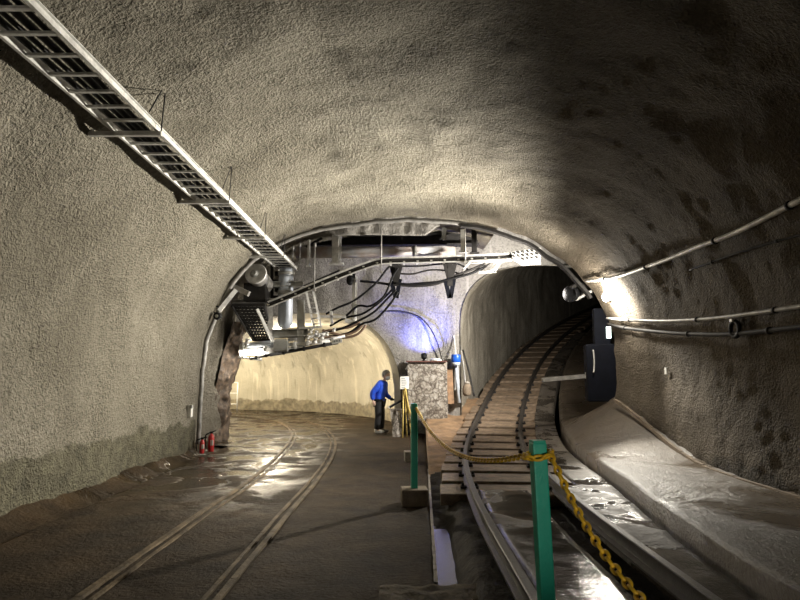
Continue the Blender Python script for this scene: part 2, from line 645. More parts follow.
# steel arch rib along the lip, right of the crown it stands proud and shows dark
ribp = [p + Vector((0, 0.10, 0)) for p in [q for q in vault_rows([RIM_Y], 141, -0.05, 0.9)[0]][4:82]]
mb = MB()
mb.tube(ribp, 0.05, 8, raw=True)
o = struct(mb.build('trim_2', 'galvdull'))
mb = MB()
pp = [p + Vector((0, 0.12, 0)) for p in vault_rows([RIM_Y], 141, -0.09, 0.9)[0]][80:110]
for a, b in zip(pp, pp[1:]):
    mb.bar(a, b + (b - a) * 0.05, 0.06, 0.16, (0, 1, 0))
struct(mb.build('trim_3', 'dark'))

# ------------------------------------------------------------------ incline tunnel along the track
def incline_sec():
    lo, ro, z0, zt = -1.15, 3.08, 2.0, 3.75
    c, hw = (lo + ro) / 2, (ro - lo) / 2
    pts = [Vector((lo, 0, -0.6 + 0.4 * k)) for k in range(6)]
    for k in range(1, 40):
        a = PI - PI * k / 40
        q, s_ = math.cos(a), math.sin(a)
        pts.append(Vector((c + hw * math.copysign(abs(q) ** 0.8, q), 0, z0 + (zt - z0) * abs(s_) ** 0.8)))
    pts += [Vector((ro, 0, 1.4 - 0.4 * k)) for k in range(6)]
    return pts
isec = resample(incline_sec(), 130)
ius = [12.2 + 30 * i / 200 for i in range(201)]
j_top = next(j for j in range(130) if isec[j].x > 0.4 and isec[j].z > 2)
k0 = 28
def ifn(i, j):
    s_ = isec[j]
    p = place(ius[i], s_.x * (1 if s_.x < 0 else 1.0 + 0.36 * sstep(0, 3.1, s_.x)), s_.z)
    q = place(ius[i], 0.95, 1.6)
    nrm = (p - q).normalized()
    if i == k0 and j < 100 and s_.x < 1.5:
        return Vector((p.x - 0.02, 16.08, p.z))
    return p + nrm * (0.07 * fbm(p, 0.5, 3) + 0.03 * fbm(p, 2.0, 3) + 0.012 * fbm(p, 7, 3))
struct(grid_mesh('wall_incline', lambda i, j: ifn(i + k0, j), 201 - k0, j_top + 1, 'incline'))
struct(grid_mesh('ceiling_incline', lambda i, j: ifn(i + k0, j + j_top), 201 - k0, 100 - j_top, 'incline'))
struct(grid_mesh('ceiling_incline_right', lambda i, j: ifn(i + 5, j + 76), 24, 24, 'incline'))
struct(grid_mesh('wall_incline_right', lambda i, j: ifn(i, j + 99), 201, 31, 'wall_r'))
struct(grid_mesh('wall_incline_end', lambda i, j: place(41.5, -2 + 6 * i / 2, -1 + 6 * j / 2), 3, 3, 'incline'))

# ------------------------------------------------------------------ end wall with the two openings
BY = 16.3
def branch_arch(n=26):
    xc, hw, z0, zt = -2.15, 2.17, 0.9, 3.2
    pts = [(xc + hw, -0.4), (xc + hw, 0.2)]
    for k in range(n + 1):
        a = PI * k / n
        c, s_ = math.cos(a), math.sin(a)
        pts.append((xc + hw * math.copysign(abs(c) ** 0.85, c), z0 + (zt - z0) * abs(s_) ** 0.85))
    pts += [(xc - hw, 0.2), (xc - hw, -0.4)]
    return [(x if x > xc else xc + (x - xc) * 1.5, z) for x, z in pts]
ba = branch_arch()
outer = [(-6.2, -0.4), (-6.2, 5.6), (6.6, 5.6)]
ring_ = [ifn(k0, j) for j in range(0, 99, 2)]
inc_edge = [(6.6, ring_[-1].z)] + [(p.x, p.z) for p in reversed(ring_) if p.x < 6.5] + [(ring_[0].x, -0.4)]
loop = outer + inc_edge + ba
pts2 = [Vector(p) for p in loop]
nb = len(pts2)
edges = [(i, (i + 1) % nb) for i in range(nb)]
def inside(x, z):
    r = False
    for i in range(nb):
        a, b = pts2[i], pts2[(i + 1) % nb]
        if (a.y > z) != (b.y > z) and x < (b.x - a.x) * (z - a.y) / (b.y - a.y) + a.x:
            r = not r
    return r
allp = list(pts2)
x = -4.85
while x < 6.6:
    z = -0.35
    while z < 5.6:
        jx, jz = x + random.uniform(-.02, .02), z + random.uniform(-.02, .02)
        if inside(jx, jz):
            allp.append(Vector((jx, jz)))
        z += 0.085
    x += 0.085
vs, es, fs, *_ = geometry.delaunay_2d_cdt(allp, edges, [], 0, 1e-5)
bm = bmesh.new()
BV = []
for v in vs:
    y = BY + 0.16 * fbm((v.x, v.y, 3.1), 0.5, 3) + 0.05 * fbm((v.x, v.y, 7.7), 2.2, 4) - 0.35 * sstep(2.5, 5, v.y)
    y += (16.13 - y) * sstep(0.9, 1.5, v.x)
    BV.append(bm.verts.new((v.x, y, v.y)))
for f in fs:
    cx = sum(vs[i].x for i in f) / 3
    cz = sum(vs[i].y for i in f) / 3
    if inside(cx, cz):
        bm.faces.new([BV[i] for i in f])
struct(link_mesh('wall_back', bm, 'back', smooth=True))

# ------------------------------------------------------------------ level branch tunnel, bending left
CXB, CYB, RB = -9.2, 17.9, 7.05
def branch_pt(ang, lat):
    r = RB + lat
    return Vector((CXB + r * math.cos(ang), CYB + r * math.sin(ang), 0))
angs = [-0.19 + (1.9 + 0.19) * i / 90 for i in range(91)]
sec = resample([Vector((p[0] + 2.15, 0, p[1])) for p in ba], 110)
def bfn(i, j):
    first = i == 0
    i = max(0, i - 1)
    p = branch_pt(angs[i], sec[j].x)
    p.z = sec[j].z
    rad = Vector((math.cos(angs[i]), math.sin(angs[i]), 0))
    nrm = (rad * sec[j].x + Vector((0, 0, sec[j].z - 1.2))).normalized()
    p = p + nrm * (0.05 * fbm(p, 0.6, 3) + 0.02 * fbm(p, 2.6, 3))
    if first:
        p = Vector((-2.15 + sec[j].x, 16.0, sec[j].z))
    return p
struct(grid_mesh('wall_branch', bfn, 91, 110, 'branch'))

# ------------------------------------------------------------------ floors
def slab_x(Y):
    return 0.10 + 0.0365 * Y if Y < 17 else 0.72
fy = [-9.0 + 0.4 * i for i in range(16)] + [-2.4 + 0.075 * i for i in range(255)] + [16.8 + 0.25 * i for i in range(50)]
NXF = 72
def ffn(i, j):
    Y = fy[i]
    xl = -3.78 if Y < 13.6 else -3.78 - min(8.5, (Y - 13.6) * 6)
    x0 = slab_x(Y)
    if j == NXF:
        return Vector((x0, Y, -0.35))
    x = xl + (x0 - xl) * j / (NXF - 1)
    z = 0.012 * fbm((x, Y, 0), 1.2, 4) - 0.010 * math.exp(-((x + 1.8) / 0.35) ** 2)
    return Vector((x, Y, z - (0.012 if j == NXF - 1 else 0)))
struct(grid_mesh('floor', ffn, len(fy), NXF + 1, 'slab'))
# sunken drain at the foot of the left wall
dy = [-9.0 + 0.4 * i for i in range(16)] + [-2.4 + 0.1 * i for i in range(172)]
def dfn(i, j):
    Y = dy[i]
    x = [-3.76, -3.79, -3.85, -3.97, -4.12, -4.25, -4.4, -4.6][j]
    z = [0.0, -0.06, -0.075, -0.07, -0.04, 0.03, 0.12, 0.22][j]
    return Vector((x + 0.02 * fbm((x, Y, 5), 1.5, 2), Y, z + (0.03 * fbm((x, Y, 1), 2.5, 4) if j else 0)))
struct(grid_mesh('floor_drain', dfn, len(dy), 8, 'slab'))
# pale strip along the edge of the slab
mb = MB()
yy = 4.85
while yy < 10.2:
    y2 = yy + 0.14
    mb.bar((slab_x(yy), yy, -0.02 + 0.008 * noise.noise((0, yy * 3, 0))), (slab_x(y2), y2, -0.02), 0.028 + 0.012 * noise.noise((3, yy * 4, 0)), 0.05)
    yy = y2
struct(mb.build('trim_4', 'edge'))
# rough concrete patch that closes the gutter towards the camera
def lfn(i, j):
    x = -0.15 + 0.88 * i / 40
    y = 1.0 + 3.8 * j / 90
    e = min(1, (40 - i) / 2) * min(1, (90 - j) / 2)
    yo = 0.05 * fbm((x, y, 2), 3, 3) if j > 80 else 0
    return Vector((x, y + yo, (0.028 + 0.02 * fbm((x, y, 0), 7, 4)) * e - 0.25 * (1 - e)))
struct(grid_mesh('floor_patch', lfn, 41, 91, 'ledge', flip=True))

# ground left of the track: gutter, dirt, then the earth bank that climbs with the incline
bu = [3.0 + 0.09 * i for i in range(165)]
NB = 26
def left_o(u):                         # offset of the slab's edge (or tunnel wall) from the track
    x, y, z, th = TR(u)
    return (slab_x(y) - x) / max(0.5, math.cos(th)) if y < 16.4 else -1.3
def gfn(i, j):
    u = bu[i]
    lo = left_o(u)
    if j == 0:
        p = place(u, lo, 0)
        p.z = -0.4
        return p
    t = (j - 1) / (NB - 2)
    o = lo + (-0.30 - lo) * t
    s_ = o - lo
    p = place(u, o, -0.22)
    up = sstep(9.0, 10.8, u)
    gut = (1 - sstep(0.14, 0.21, s_)) * (1 - sstep(6.2, 7.2, u))
    low = -0.12 * (1 - sstep(0.16, 0.36, s_)) * (1 - up)
    p.z += low - 0.12 * gut + (0.03 * fbm((p.x, p.y, 0), 4, 4) if gut < .5 else 0) + 0.06 * up * (1 - sstep(0.5, 0.9, s_))
    return p
g = grid_mesh('floor_trackside', gfn, len(bu), NB, ['ballast', 'bank'])
for poly in g.data.polygons:
    c = poly.center
    w = c.y + 0.8 * fbm((c.x, c.y, 0), 1.6, 3)
    poly.material_index = 1 if w > 9.9 and c.x < TR(track_u(c.x, c.y))[0] - 0.75 else 0
struct(g)
# standing water in the gutter
mb = MB()
bmv = []
struct(grid_mesh('floor_gutter_water', lambda i, j: Vector((slab_x(4.5 + 2.4 * i / 16) + (0.0, 0.205)[j], 4.5 + 2.4 * i / 16, -0.09)), 17, 2, 'water'))

# bed under the rails
struct(grid_mesh('floor_trackbed', lambda i, j: (lambda p: p + Vector((0, 0, 0.03 * fbm(p, 5, 3))))(place(2.0 + 0.12 * i, -0.40 + 0.12 * j, -0.30)), 330, 13, 'ballast'))
# concrete infill between the rails close to the camera
def infn(i, j):
    u = 2.6 + 4.95 * i / 70
    o = -0.485 + 0.70 * j / 12
    e = 1 if 0 < j < 12 and i < 70 else 0
    return place(u + (0.05 * noise.noise((o * 5, 0, 0)) if i > 66 else 0), o, -0.10 + 0.01 * fbm((u, o, 0), 3, 3) if e else -0.27)
struct(grid_mesh('floor_infill', infn, 71, 13, 'infill', flip=True))
# concrete strip right of the track
CURB = 1.42
def curb_o(u):
    return 1.05 + 0.40 * sstep(3.0, 9.0, u)
def sfn(i, j):
    u = 2.0 + 0.13 * i
    cc = curb_o(u) - 0.13
    lo = 0.60 if u < 7.9 else 0.86
    if j == 0:
        return place(u, lo - 0.02, -0.27)
    if j == 10:
        return place(u, cc + 0.005, -0.50)
    o = lo + (cc - lo) * (j - 1) / 8
    return place(u, o, -0.12 + 0.012 * fbm((u, o, 3), 2.5, 4))
struct(grid_mesh('floor_strip', sfn, 200, 11, 'strip', flip=True))
# raised walkway between the curb and the right wall
def wfn(i, j):
    u = 1.0 + 0.10 * i
    t = max(0, j - 1) / 24
    cc = curb_o(u)
    if j == 0:
        return place(u, cc + 0.006 * noise.noise((u * 2, 0, 0)), -0.50)
    o = cc + 0.008 * noise.noise((u * 3, 1, 0)) + (wall_o(u) + 0.25 - cc) * (j - 1) / 24
    t = (j - 1) / 24
    dz = (0.012 if j > 1 else 0.0) + rise(u) * t + 0.014 * fbm((u, o, 9), 1.0, 4) - 0.06 * t * (1 - sstep(8, 12, u))
    k = o - wall_o(u) + 0.06
    if k > 0:
        dz += 0.01 + 0.07 * k + 0.03 * fbm((u, o, 2), 3, 3)
    return place(u, o, dz)
struct(grid_mesh('floor_walkway', wfn, 330, 26, 'walk', flip=True))
# shallow kerb line along the right wall
mb = MB()
for k in range(62):
    u = 4 + 0.14 * k
    mb.bar(place(u, wall_o(u) - 0.13, rise(u) - 0.05 * (1 - sstep(8, 12, u))), place(u + 0.14, wall_o(u + 0.14) - 0.13, rise(u + 0.14) - 0.05 * (1 - sstep(8, 12, u))), 0.05, 0.05 + 0.02 * random.random())
struct(mb.build('baseboard_right', 'block'))

# ------------------------------------------------------------------ rails and sleepers of the incline
RP = [(-0.055, -0.145), (0.055, -0.145), (0.055, -0.128), (0.012, -0.112), (0.010, -0.045), (0.034, -0.034), (0.034, -0.006), (0.026, 0), (-0.026, 0), (-0.034, -0.006), (-0.034, -0.034), (-0.010, -0.045), (-0.012, -0.112), (-0.055, -0.128)]
SL_U = [7.75 + 0.88 * k for k in range(32)]
for side, lab in ((-1, 'left running rail of the climbing incline track, beside the earth bank'), (1, 'right running rail of the climbing incline track, beside the concrete strip')):
    bm = bmesh.new()
    rings = []
    u = 3.2
    while u < 41:
        rings.append([bm.verts.new(place(u, side * 0.525 + a, b)) for a, b in RP])
        u += 0.2
    for A, B in zip(rings, rings[1:]):
        for k in range(len(RP)):
            bm.faces.new((A[k], A[(k + 1) % len(RP)], B[(k + 1) % len(RP)], B[k]))
    bm.faces.new(rings[0])
    bm.faces.new(list(reversed(rings[-1])))
    t = tag(link_mesh('rail', bm, 'rail'), lab, 'rail', 'rails of the incline track')
    for k, us in enumerate(SL_U[:26]):
        for s2 in (-1, 1):
            if k > 14 and s2 != -side:
                continue
            mb = MB()
            th = TR(us)[3]
            mb.box(place(us, side * 0.525 + s2 * 0.075, -0.118), (0.075, 0.11, 0.03), -th)
            mb.cyl(place(us, side * 0.525 + s2 * 0.085, -0.11), place(us, side * 0.525 + s2 * 0.085, -0.07), 0.018, seg=8)
            mb.build('rail_clip', 'dark', t)
SL_LABEL = 'weathered sleeper crossing under both rails of the incline track'
proto = None
for k, us in enumerate(SL_U):
    x, y, z, th = TR(us)
    if proto is None:
        mb = MB()
        mb.box((0, 0, -0.07), (1.74, 0.66, 0.14), bev=0.018)
        proto = o = mb.build('sleeper', 'timber')
    else:
        o = proto.copy()
        C.objects.link(o)
    pa, pb = place(us - 0.3, 0), place(us + 0.3, 0)
    o.location = place(us, random.uniform(-.03, .03), -0.142)
    o.rotation_euler = (math.asin((pb.z - pa.z) / 0.6), 0, -th)
    lab = SL_LABEL
    if k == 0:
        lab = 'nearest sleeper of the incline track, at the edge of the concrete infill'
    elif k == 1:
        lab = 'second sleeper of the incline track counted from the concrete infill'
    tag(o, lab, 'sleeper', 'sleepers of the incline track')

# rails set flush into the slab, bending into the level branch
def flush(lx, off):
    pts = []
    y = 1.5
    R = CXB + RB
    while y < 12.5:
        pts.append(Vector((lx + off, y, 0)))
        y += 0.25
    return pts
def branch_rail(pxs, off):
    base = [Vector((p[0], p[1], 0)) for p in pxs]
    c = catmull(base, 8)
    out = []
    for i, p in enumerate(c):
        t = (c[min(i + 1, len(c) - 1)] - c[max(i - 1, 0)]).normalized()
        out.append(p + Vector((t.y, -t.x, 0)) * off)
    return out
RL = [(-2.32, 1.2), (-2.30, 4.5), (-2.29, 7.2), (-2.25, 8.9), (-2.32, 11.1), (-2.60, 14.4), (-2.98, 16.7), (-3.76, 19.3), (-4.66, 20.95), (-6.0, 22.4), (-7.8, 23.4)]
RR = [(-1.30, 1.2), (-1.29, 4.5), (-1.27, 7.2), (-1.24, 9.3), (-1.30, 11.9), (-1.54, 14.5), (-2.05, 17.2), (-2.72, 19.3), (-3.5, 21.2), (-5.0, 23.0), (-7.4, 24.4)]
for pts, off, nm, lab in ((RL, 0, 'rail', 'left rail sunk flush in the wet slab, curving into the level branch'),
                          (RL, 0.105, 'guard_rail', 'guard rail along the inner side of the left sunken rail'),
                          (RR, 0, 'rail', 'right rail sunk flush in the wet slab, curving into the level branch'),
                          (RR, -0.105, 'guard_rail', 'guard rail along the inner side of the right sunken rail')):
    P = branch_rail(pts, off)
    mb = MB()
    w = 0.055 if off == 0 else 0.035
    for a, b in zip(P, P[1:]):
        zz = 0.014 if off == 0 else 0.006
        up = Vector((0, 0, zz - 0.03 + 0.004 * noise.noise(a * 1.3)))
        mb.bar(a + up, b + (b - a) * 0.04 + up, w, 0.07)
    tag(mb.build(nm, 'railrust'), lab, 'rail', 'rails sunk in the slab')

# ------------------------------------------------------------------ posts, footings, chains
def post(name, x, y, z0, h, w, label, tilt=0.0):
    t = thing(name, (x, y, z0), label, 'post', 'green chain posts')
    mb = MB()
    mb.box((x, y, z0 + h / 2), (w, w, h), 0.12, 0.008)
    mb.build('shaft', 'green', t)
    mb = MB()
    mb.box((x, y, z0 + h + 0.004), (w * 0.9, w * 0.9, 0.012), 0.12, 0.003)
    mb.build('cap', 'green', t)
    t.rotation_euler = (0, tilt, 0)
    return t
post('barrier_post', 0.71, 3.0, 0.02, 1.245, 0.070, 'near green square post with a yellow chain looped round its top', -0.03)
post('barrier_post', 0.175, 7.62, 0.19, 1.02, 0.078, 'far green square post standing on a brown concrete footing block')
post('barrier_post', 1.05, 1.0, 0.18, 1.1, 0.085, 'green square post out of frame where the near chain ends')
mb = MB()
mb.box((0.175, 7.62, 0.095), (0.32, 0.30, 0.20), 0.06, 0.014)
tag(mb.build('footing_block', 'block'), 'brown concrete footing block under the far green post', 'block')
mb = MB()
mb.box((0.20, 11.25, 0.09), (0.24, 0.22, 0.18), 0.1, 0.012)
tag(mb.build('concrete_block', 'edge'), 'small beige block on the slab behind the far green post', 'block')
mb = MB()
mb.box((1.05, 1.0, 0.10), (0.3, 0.3, 0.2), 0.0, 0.012)
tag(mb.build('footing_block', 'block'), 'concrete footing block out of frame under the end post', 'block')


def chain_mesh(mb, pts, r=0.0075, L=0.062, W=0.040, seg=6, n=10):
    P = catmull(pts, 40)
    D = [0.0]
    for a, b in zip(P, P[1:]):
        D.append(D[-1] + (b - a).length)
    pitch = L - 2.6 * r
    k, j = 0, 0
    d = 0.0
    while d < D[-1]:
        while j < len(D) - 2 and D[j + 1] < d:
            j += 1
        f = (d - D[j]) / max(1e-6, D[j + 1] - D[j])
        c = P[j].lerp(P[j + 1], f)
        t = (P[j + 1] - P[j]).normalized()
        s_ = t.cross(Vector((0, 0, 1)))
        if s_.length < 0.05:
            s_ = Vector((1, 0, 0))
        s_.normalize()
        q = s_.cross(t)
        ang = (PI / 4 if k % 2 else -PI / 4)
        w = s_ * math.cos(ang) + q * math.sin(ang)
        ring = []
        for m in range(n * 2):
            a = 2 * PI * m / (n * 2)
            ca, sa = math.cos(a), math.sin(a)
            ring.append(c + t * (math.copysign(abs(ca) ** 0.8, ca) * (L / 2 - r)) + w * (sa * (W / 2 - r)))
        mb.tube(ring, r, seg, raw=True, closed=True)
        d += pitch
        k += 1


def sag(a, b, s_, n=9):
    a, b = Vector(a), Vector(b)
    return [a.lerp(b, i / (n - 1)) - Vector((0, 0, 4 * s_ * (i / (n - 1)) * (1 - i / (n - 1)))) for i in range(n)]
mb = MB()
chain_mesh(mb, sag((0.20, 7.57, 1.165), (0.635, 3.02, 1.20), 0.23))
tag(mb.build('chain', 'yellow'), 'yellow plastic chain sagging between the far and near green posts', 'chain')
mb = MB()
loop_ = [Vector((0.675 + 0.063 * math.cos(a), 3.0 + 0.063 * math.sin(a), 1.205 + 0.012 * math.sin(a + 1))) for a in [PI + 2 * PI * k / 10 for k in range(11)]]
chain_mesh(mb, loop_)
chain_mesh(mb, sag((0.73, 2.96, 1.195), (1.02, 1.0, 1.20), 0.40))
tag(mb.build('chain', 'yellow'), 'yellow plastic chain from the near green post toward the camera', 'chain')

# ------------------------------------------------------------------ cable ladder under the roof on the left
TZ = 4.07
t = thing('cable_ladder', (-2.45, 8, TZ), 'long steel cable ladder hung under the roof on the left', 'cable tray')
xr, xl = -2.51, -2.94
for x, nm in ((xr, 'side_rail'), (xl, 'side_rail')):
    sgn = 0.012 if x > -2.7 else -0.012
    mb = MB()
    mb.bar((x, 1.2, TZ + 0.035), (x, 14.4, TZ + 0.035), 0.01, 0.07)
    mb.bar((x + sgn, 1.2, TZ + 0.07), (x + sgn, 14.4, TZ + 0.07), 0.03, 0.008)
    mb.bar((x + sgn, 1.2, TZ), (x + sgn, 14.4, TZ), 0.03, 0.008)
    mb.build(nm, 'galv', t)
y = 1.4
while y < 14.35:
    mb = MB()
    mb.bar((xl, y, TZ + 0.01), (xr, y, TZ + 0.01), 0.035, 0.022)
    mb.build('rung', 'galv', t)
    y += 0.305
for y, dl in ((3.6, 0.0), (5.92, 0.0), (8.4, 0), (10.7, 0), (12.5, 0)):
    mb = MB()
    mb.bar((xl - 0.26, y, TZ - 0.03), (xr + 0.06, y, TZ - 0.03), 0.045, 0.045)
    mb.build('hanger_bar', 'galv', t)
    top = Vector((xr + 0.06, y + 0.05, 4.62))
    for a, b in (((xr + 0.05, y, TZ - 0.03), top), ((xr + 0.03, y - 0.25, TZ + 0.1), top), ((xl - 0.22, y, TZ - 0.03), (xl - 0.20, y, 4.30))):
        mb = MB()
        mb.tube([a, b], 0.0075, 6, 1, raw=True)
        mb.build('hanger_wire', 'dark', t)
for k, (x, r) in enumerate(((-2.86, 0.026), (-2.78, 0.02), (-2.71, 0.03), (-2.62, 0.022))):
    mb = MB()
    pts = [(x + 0.015 * math.sin(i * 1.3 + k), 1.2 + i * 0.82, TZ + 0.022 + r) for i in range(17)]
    mb.tube(pts, r, 8, 3)
    tag(mb.build('power_cable', 'black'), 'black power cable lying lengthwise on the long cable ladder', 'cable', 'cables on the long cable ladder')

# ------------------------------------------------------------------ second cable ladder across the end wall
t = thing('cable_ladder', at(372, 263, 13.7), 'bent cable ladder crossing the end wall and sloping down to the left', 'cable tray')
for dy_, mt in ((13.45, 'dark'), (13.80, 'galvdull')):
    mb = MB()
    path = [at(268, 305, dy_), at(300, 292, dy_), at(340, 275.5, dy_), at(368, 265, dy_), at(385, 261, dy_), at(420, 260, dy_), at(470, 258.5, dy_), at(536, 255.5, dy_)]
    cc = catmull(path, 4)
    fl = MB()
    for a, b in zip(cc, cc[1:]):
        mb.bar(a, b + (b - a) * 0.03, 0.012, 0.13, (0, 0, 1))
        fl.bar(a + Vector((0, -0.02, 0.065)), b + (b - a) * 0.03 + Vector((0, -0.02, 0.065)), 0.05, 0.035)
        fl.bar(a + Vector((0, -0.02, -0.065)), b + (b - a) * 0.03 + Vector((0, -0.02, -0.065)), 0.05, 0.022)
    sr = mb.build('side_rail', mt, t)
    fl.build('flange', 'galv', sr)
for k in range(20):
    px = 272 + k * 13.2
    py = 305 - (px - 268) * 0.40 if px < 372 else 263 - (px - 372) * 0.043
    a, b = at(px, py + 2.2, 13.44), at(px, py + 2.2, 13.82)
    a.z = b.z = b.z - 0.02
    a.x = b.x
    mb = MB()
    mb.bar(a, b, 0.05, 0.03)
    mb.build('rung', 'white' if k % 2 else 'galv', t)
mb = MB()                               # slotted end plate with its cut corner
def P_(x, y):
    return at(x, y, 13.38)
bmv = [mb.bm.verts.new(P_(*q)) for q in ((511, 252), (541, 247.5), (540.5, 264), (522, 265.5), (513, 260))]
bk = [mb.bm.verts.new(v.co + Vector((0, 0.03, 0))) for v in bmv]
mb.bm.faces.new(bmv)
mb.bm.faces.new(list(reversed(bk)))
for i in range(5):
    mb.bm.faces.new((bmv[i], bk[i], bk[(i + 1) % 5], bmv[(i + 1) % 5]))
ep = mb.build('end_plate', 'galvdull', t)
for r_ in range(3):
    for c_ in range(6):
        if r_ == 2 and c_ < 2:
            continue
        px = 514.5 + c_ * 4.5
        py = 253.4 - c_ * 0.55 + r_ * 3.6
        mb = MB()
        mb.box(at(px, py, 13.365), (0.055, 0.012, 0.02))
        mb.build('slot', 'dark', ep)
t = thing('cable_tray', at(480, 266, 13.7), 'short white cable tray stub hanging below the bent ladder', 'cable tray')
mb = MB()
mb.bar(at(463, 270, 13.5), at(470, 262.5, 13.5), 0.30, 0.03)
mb.bar(at(468, 262, 13.6), at(512, 259.5, 13.6), 0.34, 0.03)
mb.build('tray_floor', 'white', t)
for k in range(4):
    mb = MB()
    px = 481 + 5.5 * k
    mb.bar(at(px + 4, 262.5, 13.5), at(px - 6, 271, 13.5), 0.05, 0.025)
    mb.build('rung', 'dark' if k < 2 else 'galv', t)
mb = MB()
mb.bar(at(500, 262, 13.42), at(494, 272, 13.42), 0.03, 0.05)
mb.bar(at(479, 272.5, 13.42), at(496, 271.5, 13.42), 0.03, 0.05)
mb.build('lower_rail', 'white', t)

# ------------------------------------------------------------------ pipes, posts and beams at the end wall
t = thing('duct_pipe', at(330, 252, 14.6), 'long pale pipe with a rusty top running level below the crown', 'pipe')
mb = MB()
a, b = at(296, 252.5, 14.8), at(455, 251.5, 14.8)
mb.tube([a, b], 0.145, 20, 1, raw=True)
mb.build('pipe_body', 'rustpipe', t)
mb = MB()
for px in (334, 415):
    q = at(px, 252, 14.8)
    mb.cyl(q - Vector((0.04, 0, 0)), q + Vector((0.04, 0, 0)), 0.165)
mb.build('pipe_clamp', 'grey', t)
t = thing('shadow_bar', at(400, 241, 15.0), 'dark beam shape standing for the shadow above the long pale pipe', 'beam')
mb = MB()
mb.ibeam(at(300, 241, 15.2), at(478, 240, 15.2), 0.34, 0.26, 0.03)  # stands for the shadow band above the pipe, shaped as a beam
mb.build('shadow_bar_body', 'dark', t)
mb = MB()
for px in (352, 402, 446):
    mb.box(at(px, 241, 15.03), (0.02, 0.02, 0.22))
mb.build('shadow_bar_rib', 'dark', t)


def hpost(px, y0, y1, Y, w, mat, lab, foot=True, name='support_post', cat='post', group='steel posts hung at the end wall'):
    p0, p1 = at(px, y0, Y), at(px, y1, Y)
    t = thing(name, p1, lab, cat, group)
    p1 = Vector((p0.x, p0.y, p1.z))
    mb = MB()
    mb.ibeam(p0, p1, w, w, 0.014, (0.35, 1, 0))
    mb.build('shaft', mat, t)
    if foot:
        mb = MB()
        mb.box(p1, (w * 2.0, w * 1.5, 0.03))
        mb.build('foot_plate', mat, t)
    return t
hpost(337, 231, 264, 14.1, 0.17, 'galv', 'thick pale steel post at the left end of the long pipe')
hpost(463, 230, 252, 14.1, 0.10, 'white', 'pale post just right of the long pipe end')
hpost(444, 228, 240, 14.3, 0.09, 'grey', 'short grey post above the right end of the long pipe', False)
hpost(474, 226, 253, 14.4, 0.11, 'dark', 'dark post right of the long pipe end')
hpost(309, 240, 266, 14.0, 0.05, 'galv', 'thin pale post right of the two thin rods at the left of the lip')
for px, y0, y1, Y, lab in ((293, 246, 264, 14.0, 'left of two thin rods hanging left of the thin pale post'),
                           (300, 243, 264, 14.0, 'right of two thin rods hanging left of the thin pale post'),
                           (315, 243, 290, 13.4, 'thin hanger rod carrying the sloping part of the bent cable ladder'),
                           (381.5, 212, 272, 13.4, 'thin hanger rod carrying the bent cable ladder near its bend'),
                           (465, 222, 262, 13.4, 'thin hanger rod carrying the level part of the bent cable ladder')):
    p0, p1 = at(px, y0, Y), at(px, y1, Y)
    p1.x = p0.x
    mb = MB()
    mb.cyl(p0, p1, 0.013, seg=8)
    mb.cyl(p0 - Vector((0, 0, 0.1)), p0, 0.03, seg=8)
    mb.box(p1, (0.07, 0.10, 0.05))
    tag(mb.build('hanger_rod', 'galvdull'), lab, 'rod', 'hanger rods at the end wall')
mb = MB()
mb.bar(at(322, 238, 14.2), at(306, 247, 14.2), 0.03, 0.06)
tag(mb.build('brace_bar', 'dark'), 'short dark diagonal brace left of the thick pale post', 'brace')

def cfn(i, j):
    f = i / 40
    px = 322 + 118 * f
    y1 = 236.5 - 3 * math.sin(PI * f) * 0.5 - 10 * sstep(0.86, 1, f) - 8 * (1 - sstep(0, 0.12, f))
    py = 214 + (y1 - 214) * min(1, j / 10)
    p = at(px, py, 13.55)
    d = 0.05 * fbm(p, 1.5, 3) + 0.02 * fbm(p, 6, 3)
    return p + Vector((0, d + (0.9 if j > 10 else 0), 0.0 if j <= 10 else 0.25))
struct(grid_mesh('trim_6', cfn, 41, 12, 'back', flip=True))

# capped tank with the round pale lid
q = at(256, 274, 13.3)
t = thing('tank', q, 'grey drum with a round pale lid facing the camera, under the cable ladder end', 'tank')
ax = Vector((0.10, 1.0, -0.30)).normalized()
mb = MB()
mb.lathe([(0.20, 0.0), (0.215, 0.03), (0.215, 0.62), (0.18, 0.68)], q, ax, 28)
mb.build('drum', 'galvdull', t)
mb = MB()
mb.lathe([(0.235, -0.03), (0.245, -0.02), (0.245, 0.02), (0.22, 0.04)], q, ax, 32)
lid = mb.build('lid', 'galv', t)
mb = MB()
mb.lathe([(0.05, -0.075), (0.062, -0.06), (0.062, -0.03), (0.10, -0.029), (0.10, -0.02)], q + Vector((-0.03, 0, 0)), ax, 18)
mb.build('bung', 'grey', lid)
mb = MB()
mb.box(at(257, 293, 13.7), (0.50, 0.5, 0.42), None, 0.02)
tag(mb.build('control_box', 'dark'), 'dark box under the drum with the round pale lid', 'box')
# upright blue-white vent cylinder
q = at(285, 329, 14.0)
t = thing('vent_cylinder', q, 'upright pale blue cylinder standing inside the steel frame', 'cylinder')
mb = MB()
hh = at(283, 268, 14).z - q.z
mb.lathe([(0.06, 0.0), (0.13, 0.05), (0.17, 0.16), (0.17, hh - 0.1), (0.14, hh)], q, (0, 0, 1), 24)
mb.build('body', 'paleblue', t)
for a, b in ((0.55, 0.62), (0.88, 0.93)):
    mb = MB()
    mb.lathe([(0.19, hh * a), (0.19, hh * b)], q, (0, 0, 1), 24)
    mb.build('band', 'grey', t)
